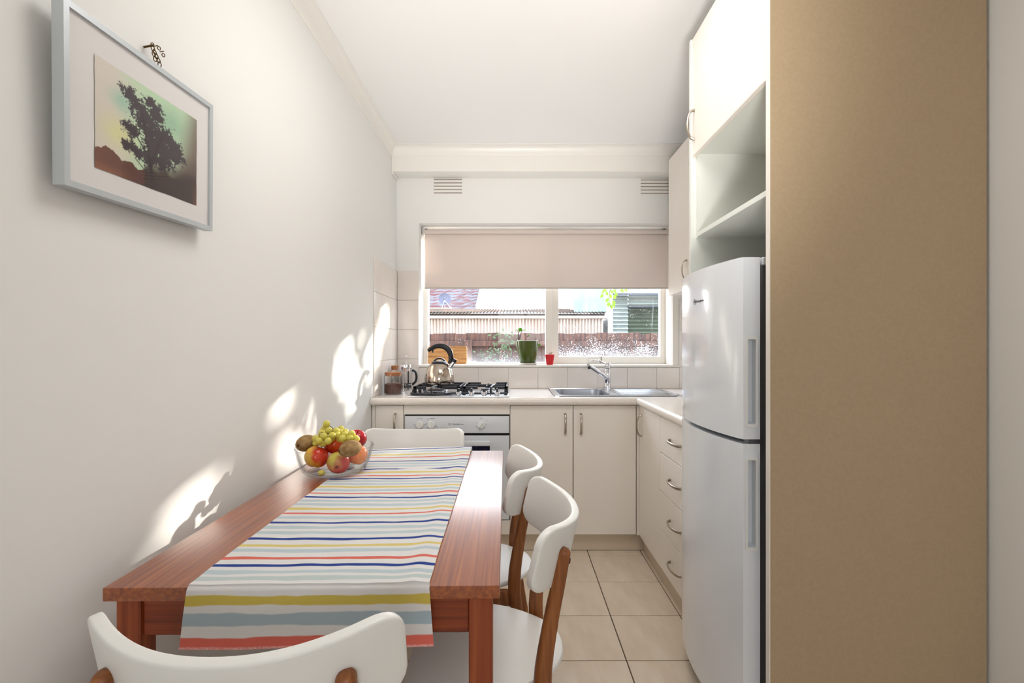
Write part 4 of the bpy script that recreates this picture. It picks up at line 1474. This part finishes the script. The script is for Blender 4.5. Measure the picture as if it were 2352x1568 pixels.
for k, (qx, qy, Y) in enumerate(gpts):
    c_ = ((qx - 1180) * Y / F, Y, H - (qy - 792) * Y / F)
    r_ = .0122 + .0008 * math.sin(k * 2.3)
    if gmesh is None:
        g = obj('grape', MB().ball((0, 0, 0), 1, .97, 1.06, n=16, m=10), GRAPE, gb, local=True, angle=80)
        gmesh = g.data
    else:
        g = obj('grape', None, None, gb, mesh=gmesh)
    g.location = Vector(c_) - Vector(gb.location)
    g.scale = (r_, r_, r_)
    g.rotation_euler = (k * .7, k * 1.3, 0)
stm = MB()
def gp_(q): return ((q[0] - 1180) * q[2] / F, q[2], H - (q[1] - 792) * q[2] / F)
stm.tube([gp_((758, 978, 1.65)), gp_((766, 985, 1.65)), gp_((778, 996, 1.655)), gp_((796, 1002, 1.65)), gp_((812, 1004, 1.64))], .0013, n=5)
stm.tube([gp_((738, 993, 1.62)), gp_((747, 994, 1.618)), gp_((757, 998, 1.63)), gp_((778, 996, 1.655))], .0013, n=5)
obj('stem', stm, STEMM, gb)
tag(obj('grape', MB().ball((-.6225, 1.578, .7665), .0115, .0095, .0092, n=16, m=10), GRAPE, angle=80), 'single loose grape lying on the bottom of the bowl', 'grape')

# ------------------------------------------------------------------ framed picture on the left wall
fr_ = thing('framed_picture', 'silver framed photograph of a dark tree hung crooked on the wall', 'picture', (-.79, 1.04, 1.62))
RT = math.radians(2.15)
lean = math.radians(1.6)
def pic(a, b, d):
    """a along the wall (+ = away from the camera), b up, d out from the frame's back"""
    ca_, sa_ = math.cos(RT), math.sin(RT)
    y = a * ca_ - b * sa_
    z = a * sa_ + b * ca_
    return (-.79 + d + z * math.sin(lean), 1.04 + y, 1.6225 + z)
def picbox(a0, a1, b0, b1, d0, d1):
    vs = [pic(a, b, d) for d in (d0, d1) for a, b in ((a0, b0), (a1, b0), (a1, b1), (a0, b1))]
    return vs, [(0, 3, 2, 1), (4, 5, 6, 7), (0, 1, 5, 4), (1, 2, 6, 5), (2, 3, 7, 6), (3, 0, 4, 7)]
PW, PH, BW = .206, .1585, .011
obj('frame_back', MB().add(*picbox(-PW + .002, PW - .002, -PH + .002, PH - .002, 0, .006)), MATBOARD, fr_)
for name, q in (('frame_rail', [(-PW, -PH), (PW, -PH), (PW - BW, -PH + BW), (-PW + BW, -PH + BW)]), ('frame_rail', [(-PW, PH), (PW, PH), (PW - BW, PH - BW), (-PW + BW, PH - BW)]),
                ('frame_stile', [(-PW, -PH), (-PW, PH), (-PW + BW, PH - BW), (-PW + BW, -PH + BW)]), ('frame_stile', [(PW, -PH), (PW, PH), (PW - BW, PH - BW), (PW - BW, -PH + BW)])):
    vs = [pic(a, b, d) for d in (0.0, .021) for a, b in q]
    obj(name, MB().add(vs, [(0, 3, 2, 1), (4, 5, 6, 7), (0, 1, 5, 4), (1, 2, 6, 5), (2, 3, 7, 6), (3, 0, 4, 7)]), ALU, fr_)
obj('mat_board', MB().add(*picbox(-PW + BW, PW - BW, -PH + BW, PH - BW, .006, .0155)), MATBOARD, fr_)
# the photograph: a flat print, painted point by point
NA, NB = 190, 130
A0, A1, B0, B1 = -.140, .150, -.1075, .0985
def mixc(a, b, t):
    t = max(0, min(1, t))
    return tuple(a[i] * (1 - t) + b[i] * t for i in range(3))
def sstep(a, b, x):
    t = max(0, min(1, (x - a) / (b - a)))
    return t * t * (3 - 2 * t)
blobs = [(.284, .83, .07, .07), (.355, .76, .08, .08), (.486, .86, .075, .055), (.533, .79, .08, .08), (.456, .66, .13, .10), (.297, .50, .075, .075), (.27, .335, .055, .05), (.355, .31, .08, .06),
         (.598, .605, .11, .10), (.665, .56, .10, .09), (.735, .52, .09, .09), (.53, .46, .13, .12), (.63, .44, .13, .11), (.72, .45, .10, .09), (.486, .32, .10, .10), (.60, .33, .12, .09), (.50, .56, .12, .12), (.40, .70, .07, .09), (.78, .45, .06, .06)]
hill = [(0, .18), (.05, .20), (.08, .235), (.13, .225), (.17, .19), (.21, .155), (.26, .165), (.31, .17), (.36, .12), (.40, .15), (.43, .17), (.46, .08), (.5, .07), (1.01, .05)]
def hill_h(s):
    for (a, b), (c, d) in zip(hill[:-1], hill[1:]):
        if a <= s <= c:
            return b + (d - b) * (s - a) / (c - a)
    return 0
def fbm(s, t, k):
    return noise.noise(Vector((s * k, t * k, 1))) * .6 + noise.noise(Vector((s * k * 2.3, t * k * 2.3, 4))) * .35 + noise.noise(Vector((s * k * 5, t * k * 5, 9))) * .2
def art(s, t):
    c = mixc((222, 212, 200), (196, 222, 186), sstep(.12, .42, s + .12 * fbm(s, t, 3)))
    c = mixc(c, (228, 224, 170), math.exp(-(((s - .19) / .13) ** 2 + ((t - .40) / .14) ** 2)))
    c = mixc(c, (158, 202, 178), .8 * math.exp(-(((s - .22) / .09) ** 2 + ((t - .72) / .09) ** 2)))
    c = mixc(c, (150, 190, 160), .7 * math.exp(-(((s - .70) / .16) ** 2 + ((t - .78) / .16) ** 2)))
    c = mixc(c, (118, 102, 92), sstep(.70, 1.0, s + .2 * (.5 - t)))
    c = mixc(c, (84, 66, 62), sstep(.60, .15, t) * sstep(.66, .90, s))
    n1 = fbm(s, t, 9)
    h = hill_h(s)
    if t < h + .03 * n1:
        hc = mixc((122, 76, 62), (70, 48, 46), s * 1.2)
        c = mixc(hc, (146, 92, 66), sstep(.10, 0, t) * sstep(.4, 0, s))
    if s > .42:
        c = mixc(c, (66, 50, 48), sstep(.32, .16, t + .06 * n1 + .12 * (.55 - s)) * .96)
    d = -1
    for (a, b, ra, rb) in blobs:
        ra, rb = ra * 1.15, rb * 1.12
        q = 1 - math.sqrt(((s - a) / ra) ** 2 + ((t - b) / rb) ** 2)
        d = max(d, q)
    d2 = d + .80 * fbm(s, t, 18) + .75 * fbm(s + 3, t, 44) + .35 * noise.noise(Vector((s * 90, t * 90, 7)))
    tr = sstep(-.02, .22, d2)
    c = mixc(c, (64, 54, 60), tr * .97)
    # trunk and limbs
    for (a, b, a2, b2, w) in ((.50, .02, .47, .30, .020), (.47, .30, .30, .52, .009), (.47, .30, .40, .70, .012), (.49, .1, .33, .24, .006), (.48, .25, .60, .60, .012)):
        vx, vy = a2 - a, b2 - b
        L2 = vx * vx + vy * vy
        k = max(0, min(1, ((s - a) * vx + (t - b) * vy) / L2))
        dd = math.hypot(s - a - vx * k, t - b - vy * k)
        c = mixc(c, (58, 46, 50), sstep(w, w * .5, dd))
    c = mixc(c, (150, 86, 60), .6 * sstep(.93, 1.0, s) * sstep(.35, .0, t))
    g = 1 + .05 * noise.noise(Vector((s * 160, t * 120, 0)))
    return tuple(max(0, min(255, v * g)) for v in c)
av, af, ac = [], [], []
for j in range(NB + 1):
    for i in range(NA + 1):
        s, t = i / NA, j / NB
        wob = .0012 * noise.noise(Vector((s * 5, t * 5, 2)))
        a = A0 + (A1 - A0) * s + (wob if i in (0, NA) else 0)
        b = B0 + (B1 - B0) * t + (wob if j in (0, NB) else 0)
        av.append(pic(a, b, .0160 + .0008 * (1 - s)))
        ac.append(lin(art(s, t)))
for j in range(NB):
    for i in range(NA):
        q = j * (NA + 1) + i
        af.append((q, q + 1, q + NA + 2, q + NA + 1))
ame = bpy.data.meshes.new('photo_print')
off = Vector(fr_.location)
ame.from_pydata([tuple(Vector(p) - off) for p in av], [], af)
aca = ame.color_attributes.new('print', 'FLOAT_COLOR', 'POINT')
aca.data.foreach_set('color', [c for q in ac for c in q])
ame.materials.append(vcol_mat('photo_paper', .5))
ao = bpy.data.objects.new('photo_print', ame)
C.objects.link(ao)
ao.parent = fr_
obj('glazing', MB().add(*picbox(-PW + BW * .9, PW - BW * .9, -PH + BW * .9, PH - BW * .9, .0185, .0195)), thin_glass('picture_glass', refl=.5, edge=.9), fr_)
# brass chain on its nail above the frame
hk = thing('picture_chain', 'short dark brass chain looped over a nail above the picture', 'chain', (-.80, 1.075, 1.83))
obj('nail', MB().tube([(-.812, 1.068, 1.832), (-.788, 1.068, 1.836)], .0022, n=8), BRASS, hk)
def link(c, ax1, ax2, a=.0052, b=.0034, r=.0010):
    ax1, ax2 = Vector(ax1).normalized(), Vector(ax2).normalized()
    pts = [Vector(c) + ax1 * (a * math.cos(t)) + ax2 * (b * math.sin(t)) for t in [2 * PI * k / 12 for k in range(13)]]
    return MB().tube(pts, r, n=5)
cpts = [(-.792, 1.069, 1.838), (-.789, 1.075, 1.839), (-.787, 1.082, 1.838), (-.786, 1.089, 1.835), (-.786, 1.094, 1.830),
        (-.792, 1.070, 1.831), (-.790, 1.073, 1.824), (-.789, 1.077, 1.817), (-.788, 1.082, 1.811), (-.788, 1.085, 1.804), (-.790, 1.070, 1.818), (-.789, 1.073, 1.809)]
for k, c_ in enumerate(cpts):
    ax = (0, .8, .6) if k < 5 else (0, .45, -.9)
    o2 = (1, 0, .2) if k % 2 else (0, .6, -.8) if k < 5 else (.3, .9, .45)
    obj('chain_link', link(c_, ax, o2), BRASS, hk)

# ------------------------------------------------------------------ outside
gd = struct('ground', MB().box(-14, 16, 3.63, 30, -.45, -.35), GROUND)
# paling fence
fe = thing('paling_fence', 'brown weathered timber paling fence outside the window', 'fence', (.5, 6.0, -.35))
pm = []
for k in range(58):
    x = -3.4 + k * .134
    wv = random.uniform(-.004, .004)
    zt = 1.322 + random.uniform(-.012, .012)
    obj('paling', MB().box(x - .004, x + .140, 6.0 + wv * .4 + (.0155 if k % 2 else 0), 6.0125 + wv * .4 + (.0155 if k % 2 else 0), -.35, zt, b=.002), PALING, fe)
for z0 in (.12, 1.165):
    obj('rail', MB().box(-3.4, 4.4, 5.958, 5.999, z0, z0 + .062, b=.003), PALING, fe)
for x in (-2.9, -.6, 1.75, 4.1):
    obj('post', MB().box(x, x + .09, 5.93, 5.999, -.35, 1.24, b=.003), PALING, fe)
# weed on the fence
wd = thing('climbing_weed', 'straggly green weed growing up the fence behind the plant pot', 'weed', (-.13, 5.86, -.35))
for k in range(7):
    x0 = -.13 + random.uniform(-.1, .1)
    top = (-.13 + random.uniform(-.16, .14), 5.86 + random.uniform(-.03, .03), random.uniform(.8, 1.33))
    obj('stem', MB().tube(catmull([(x0, 5.86, -.35), (x0 + random.uniform(-.05, .05), 5.85, .4), top], 4), .004, n=5), TWIG, wd)
def leafgeo(mb, c, ax, nrm, L, Wd):
    ax = Vector(ax).normalized()
    nrm = Vector(nrm)
    nrm = (nrm - ax * nrm.dot(ax)).normalized()
    sd = ax.cross(nrm)
    c = Vector(c)
    pts = [c, c + ax * L * .3 + sd * Wd * .45 + nrm * L * .05, c + ax * L * .65 + sd * Wd * .42 + nrm * L * .04, c + ax * L, c + ax * L * .65 - sd * Wd * .42 + nrm * L * .04, c + ax * L * .3 - sd * Wd * .45 + nrm * L * .05, c + ax * L * .5]
    mb.add(pts, [(0, 1, 6), (1, 2, 6), (2, 3, 6), (3, 4, 6), (4, 5, 6), (5, 0, 6)])
wf = MB()
for k in range(230):
    z = random.uniform(.75, 1.34)
    sp_ = .10 if z > 1.1 else .17
    leafgeo(wf, (-.14 + random.gauss(0, sp_) * .8 - (.06 if z < 1.1 else -.02), 5.85 + random.uniform(-.05, .05), z), (random.uniform(-1, 1), random.uniform(-.4, .2), random.uniform(-.6, .8)), (random.uniform(-.5, .5), -1, random.uniform(-.3, .8)), random.uniform(.03, .06), random.uniform(.012, .024))
lv_ = obj('foliage', wf, WEED, wd, smooth=False)
lv_['kind'] = 'stuff'

# corrugated shed behind the fence
YS = 9.5
def corr_x(x0, x1, pitch, amp, fn, n=6):
    """corrugation that varies along x; fn(x, off) -> two end points"""
    mb = MB()
    m = int((x1 - x0) / pitch * n)
    vs = []
    for k in range(m + 1):
        x = x0 + (x1 - x0) * k / m
        o_ = amp * math.sin(2 * PI * (x - x0) / pitch)
        vs += list(fn(x, o_))
    fs = [(2 * k, 2 * k + 2, 2 * k + 3, 2 * k + 1) for k in range(m)]
    return mb.add(vs, fs)
s1_ = thing('iron_shed', 'low shed clad in rusty pale corrugated iron behind the fence', 'shed', (-1.5, 9.5, -.35))
obj('corrugated_wall', corr_x(-6.5, 1.74, .0615, .030, lambda x, o_: ((x, YS + o_, -.35), (x, YS + o_, 1.70))), CORR1, s1_, angle=70)
obj('corrugated_roof', corr_x(-6.5, 1.78, .0645, .020, lambda x, o_: ((x, YS - .16, 1.800 + o_), (x, YS + 2.1, 2.03 + o_))), ROOFM, s1_, angle=70)
obj('side_wall', MB().box(1.70, 1.74, YS + .03, YS + 2.0, -.35, 1.72), CORR1, s1_)
obj('gutter', MB().prism([(YS - .10, 1.745), (YS - .02, 1.745), (YS - .02, 1.692), (YS - .07, 1.688), (YS - .095, 1.70)], -6.5, 1.79, 'x'), GUTTER, s1_)
obj('eave_shade_strip', MB().box(-6.5, 1.76, YS - .05, YS - .035, 1.70, 1.79), P('eave_shade_brown', (52, 44, 40), rough=.9), s1_)  # dark brown strip painted for the shade under the eave
# pale sheets leaning up behind it
ps = thing('pale_roof_sheet', 'pale green sloping roof sheets above the shed gutter', 'roof sheet', (1.5, 10.2, 1.8))
xx_ = 1.17
for k, w_ in enumerate((.14, .17, .16, .14)):
    y0, y1 = 9.44, 9.95
    z0_ = 1.80
    z1_ = 2.52
    mb = MB()
    mb.add([(xx_, y0, z0_ + .006 * k), (xx_ + w_ + .01, y0, z0_ + .006 * k), (xx_ + w_ + .01, y1, z1_ + .006 * k), (xx_, y1, z1_ + .006 * k),
            (xx_, y0, z0_ + .006 * k + .012), (xx_ + w_ + .01, y0, z0_ + .006 * k + .012), (xx_ + w_ + .01, y1, z1_ + .006 * k + .012), (xx_, y1, z1_ + .006 * k + .012)],
           [(0, 3, 2, 1), (4, 5, 6, 7), (0, 1, 5, 4), (1, 2, 6, 5), (2, 3, 7, 6), (3, 0, 4, 7)])
    obj('sheet', mb, PALESHEET, ps)
    xx_ += w_
obj('batten', MB().box(1.16, 1.72, 9.93, 9.99, 1.9, 2.46), POSTM, ps)
pt_ = MB().box(1.795, 1.875, 9.22, 9.30, -.35, 3.2, b=.004)
tag(obj('timber_post', pt_, POSTM), 'tall pale square post between the two sheds', 'post')
# second shed, sideways corrugation
s2_ = thing('zinc_shed', 'tall shed with sideways zinc corrugation on the right outside', 'shed', (3.2, 9.7, -.35))
def corr_z(x0, x1, z0, z1, pitch, amp, y):
    m = int((z1 - z0) / pitch * 6)
    vs = []
    for k in range(m + 1):
        z = z0 + (z1 - z0) * k / m
        o_ = amp * math.sin(2 * PI * (z - z0) / pitch)
        vs += [(x0, y + o_, z), (x1, y + o_, z)]
    return MB().add(vs, [(2 * k, 2 * k + 1, 2 * k + 3, 2 * k + 2) for k in range(m)])
obj('corrugated_wall', corr_z(1.88, 2.25, -.35, 2.16, .078, .030, 9.6), CORR2, s2_, angle=70)
obj('corrugated_wall', corr_z(2.25, 5.2, 1.93, 2.16, .078, .030, 9.6), CORR2, s2_, angle=70)
obj('recessed_panel', corr_z(2.25, 5.2, -.35, 1.94, .078, .030, 9.78), CORR3, s2_, angle=70)  # darker green corrugation, set back from the zinc wall
obj('panel_lintel', MB().box(2.25, 5.2, 9.59, 9.80, 1.925, 1.95), ROOFD, s2_)
obj('shed_roof', MB().add([(1.84, 9.42, 2.14), (5.3, 9.42, 2.14), (5.3, 12, 2.8), (1.84, 12, 2.8), (1.84, 9.42, 2.18), (5.3, 9.42, 2.18), (5.3, 12, 2.84), (1.84, 12, 2.84)],
                         [(0, 3, 2, 1), (4, 5, 6, 7), (0, 1, 5, 4), (1, 2, 6, 5), (2, 3, 7, 6), (3, 0, 4, 7)]), ROOFD, s2_)
obj('side_wall', MB().box(1.88, 1.92, 9.63, 11.8, -.35, 2.16), CORR2, s2_)
# tiled house roof
hr = thing('tiled_house', 'neighbouring house with terracotta and grey roof tiles outside on the left', 'house', (-4, 15, -.35))
obj('house_wall', MB().box(-9.0, -1.25, 14.3, 20, -.35, 2.2), HOUSEW, hr)
tl, te = MB(), MB()
rows = 16
for j in range(rows):
    y0, y1 = 14.0 + j * .27, 14.0 + (j + 1) * .27 + .04
    z0, z1 = 2.18 + j * .115, 2.18 + (j + 1) * .115 + .01
    m = 30 * 6
    vt_, ve_ = [], []
    for k in range(m + 1):
        x = -6.4 + (5.32 * k / m)
        o_ = .030 * abs(math.sin(PI * x / .30 + .25 * j)) + .004 * noise.noise(Vector((x * 3, j * 2.1, 0)))
        ve_ += [(x, y0, z0 + o_ - .045), (x, y0, z0 + o_ + .006)]
        vt_ += [(x, y0, z0 + o_ + .006), (x, y1, z1 + o_ * .8)]
    fs = [(2 * k, 2 * k + 2, 2 * k + 3, 2 * k + 1) for k in range(m)]
    tl.add(vt_, fs)
    te.add(ve_, fs)
rt_ = obj('roof_tiles', tl, RTILE, hr, angle=70)
rt_['kind'] = 'stuff'
rt_ = obj('roof_tile_edges', te, P('terracotta_edge', (120, 50, 44), rough=.8, rgb2=(70, 36, 36), nscale=5), hr, angle=70)
rt_['kind'] = 'stuff'
obj('barge_board', MB().add([(-1.08, 13.9, 2.10), (-1.0, 13.9, 2.10), (-1.0, 18.4, 4.02), (-1.08, 18.4, 4.02), (-1.08, 13.9, 2.30), (-1.0, 13.9, 2.30), (-1.0, 18.4, 4.22), (-1.08, 18.4, 4.22)],
                           [(0, 3, 2, 1), (4, 5, 6, 7), (0, 1, 5, 4), (1, 2, 6, 5), (2, 3, 7, 6), (3, 0, 4, 7)]), P('white_barge_board', (240, 238, 234), rough=.6), hr)
obj('ridge', MB().box(-6.4, -1.0, 18.25, 18.45, 3.95, 4.1), ROOFM, hr)
# satellite dish
sd = thing('satellite_dish', 'grey round satellite dish on a tripod above the shed roof', 'satellite dish', (-1.62, 11.3, 2.0))
dc = Vector((-1.60, 11.3, 2.245))
Md = Vector((0, 0, 1)).rotation_difference(Vector((.12, -1, .25)).normalized()).to_matrix()
obj('dish', MB().lathe([(0, -.022), (.06, -.018), (.11, -.004), (.138, .012), (.140, .016), (.11, .002), (.06, -.011), (0, -.015)], dc, 32, M=Md), DISH, sd, angle=60)
wh = P('white_mast', (226, 228, 232), rough=.5)
base_z = 2.0
for q in ((-1.66, 11.26), (-1.60, 11.38), (-1.44, 11.26)):
    obj('tripod_leg', MB().tube([(q[0], q[1], 2.022), dc + Vector((0, -.03, -.03))], .007, n=6), wh, sd)
obj('base_bar', MB().tube([(-1.98, 11.26, 2.028), (-1.43, 11.26, 2.028)], .011, n=8), wh, sd)
obj('feed_horn', MB().tube([dc + Vector((0, -.02, -.02)), dc + Vector((.0, -.10, -.02))], .005, n=6).ball(dc + Vector((0, -.1, -.02)), .016, n=10, m=6), P('dark_horn', (44, 46, 60), rough=.5), sd)

# leafy twig hanging in front of the right-hand pane
vn = thing('hanging_vine', 'bright green leafy twig hanging outside the right window pane', 'vine', (.95, 4.2, 2.4))
tw = [(.98, 3.62, 2.35), (.96, 3.85, 2.30), (.92, 4.1, 2.05), (.86, 4.22, 1.75), (.83, 4.25, 1.60), (.845, 4.25, 1.51)]
obj('stem', MB().tube(catmull(tw, 6), .003, n=6), TWIG, vn)
obj('stem', MB().tube(catmull([(.86, 4.22, 1.75), (.93, 4.24, 1.70), (1.0, 4.25, 1.665)], 5), .0022, n=6), TWIG, vn)
lp = [(1387, 671, -.8), (1384, 681, -.9), (1393, 676, .5), (1404, 670, .3), (1411, 669, .5), (1396, 690, -.6), (1399, 699, -.3), (1408, 695, .6), (1411, 683, .4), (1404, 705, .1), (1414, 677, .7), (1427, 668, .6), (1436, 667, .8), (1390, 668, -.4), (1402, 680, .1), (1408, 703, .4)]
for k, (qx, qy, sx) in enumerate(lp):
    Y = 4.23 + .03 * math.sin(k * 3)
    c_ = ((qx - 1180) * Y / F - sx * .01, Y, H - (qy - 792) * Y / F + .022)
    mb = MB()
    leafgeo(mb, c_, (sx, random.uniform(-.2, .2), -1), (random.uniform(-.3, .3), -1, .25), random.uniform(.036, .052), random.uniform(.026, .036))
    obj('leaf', mb, LEAFY, vn, smooth=False)

# tree whose leaves break the low sun into patches
tr = thing('garden_tree', 'leafy garden tree beyond the fence, its leaves dappling the sunlight', 'tree', (4.3, 7.0, -.35))
obj('trunk', MB().tube(catmull([(4.35, 7.1, -.35), (4.25, 7.05, 1.0), (4.05, 7.0, 2.0), (3.6, 7.0, 2.7), (3.0, 7.0, 3.0)], 5), [.10 - .0036 * k for k in range(21)], n=10), TWIG, tr)
for q in (((3.9, 7.0, 2.3), (3.0, 6.95, 2.45), (1.7, 6.95, 2.35)), ((4.05, 7.0, 2.0), (3.5, 7.0, 2.2), (2.6, 7.0, 2.25)), ((3.4, 7.0, 2.8), (2.6, 7.0, 2.85), (1.6, 7.0, 2.8))):
    obj('branch', MB().tube(catmull(q, 5), [.03 - .0022 * k for k in range(11)], n=7), TWIG, tr)
# gaps between the leaf clumps: given where they let the sun reach the left wall (Y, Z, half sizes, tilt)
def wallpt(qx, qy):
    Y = .81 * F / (1180 - qx)
    return Y, H - (qy - 792) * Y / F
gaps = []
for (qx, qy, wx, wy, ang) in ((790, 805, 26, 14, -38), (793, 875, 22, 48, -12), (822, 868, 12, 44, -14), (850, 830, 10, 55, -5), (828, 765, 10, 22, -20), (805, 925, 12, 26, -10),
                              (901, 610, 14, 80, 0), (868, 770, 8, 50, 0), (885, 730, 7, 40, 0), (868, 900, 10, 40, 0), (714, 955, 16, 44, -14), (653, 922, 12, 34, -52), (602, 1005, 13, 34, -25),
                              (440, 1140, 34, 68, -32), (480, 1165, 24, 40, -25), (284, 1295, 20, 46, -10), (680, 1050, 18, 60, -15), (395, 1215, 16, 40, -30), (745, 1000, 10, 30, -10), (790, 985, 8, 26, -20)):
    gaps.append((qx, qy, wx, wy, math.radians(ang)))
def in_gap(y, z):
    if y <= .3:
        return False
    qx = 1180 - .81 * F / y
    qy = 792 + (H - z) * F / y
    for gx, gy, wx, wy, a in gaps:
        dx, dy = qx - gx, qy - gy
        u = dx * math.cos(a) + dy * math.sin(a)
        v = -dx * math.sin(a) + dy * math.cos(a)
        if (u / wx) ** 2 + (v / wy) ** 2 < .72:
            return True
    return False
def to_wall(p):
    s = p.x - XL
    return p.y - 1.36 * s, p.z - .449 * s
tf = MB()
cnt = 0
rnd = random.Random(11)
while cnt < 2300:
    p = Vector((rnd.uniform(1.2, 4.6), rnd.uniform(6.6, 7.4), rnd.uniform(1.95, 3.2)))
    if p.z < 1.30 + .118 * p.y:      # stays above the line of sight under the blind
        continue
    L_ = rnd.uniform(.10, .16)
    ax = Vector((rnd.uniform(-1, 1), rnd.uniform(-.6, .6), rnd.uniform(-1, .3)))
    ax.normalize()
    bad = False
    for t in (0, .5, 1):
        y, z = to_wall(p + ax * L_ * t)
        if in_gap(y, z):
            bad = True
            break
    if bad:
        continue
    leafgeo(tf, p, ax, (rnd.uniform(-.6, .6) + .6, rnd.uniform(-.5, .5) + .8, rnd.uniform(-.3, .6)), L_, L_ * .62)
    cnt += 1
ff = obj('foliage', tf, LEAFD, tr, smooth=False)
ff['kind'] = 'stuff'
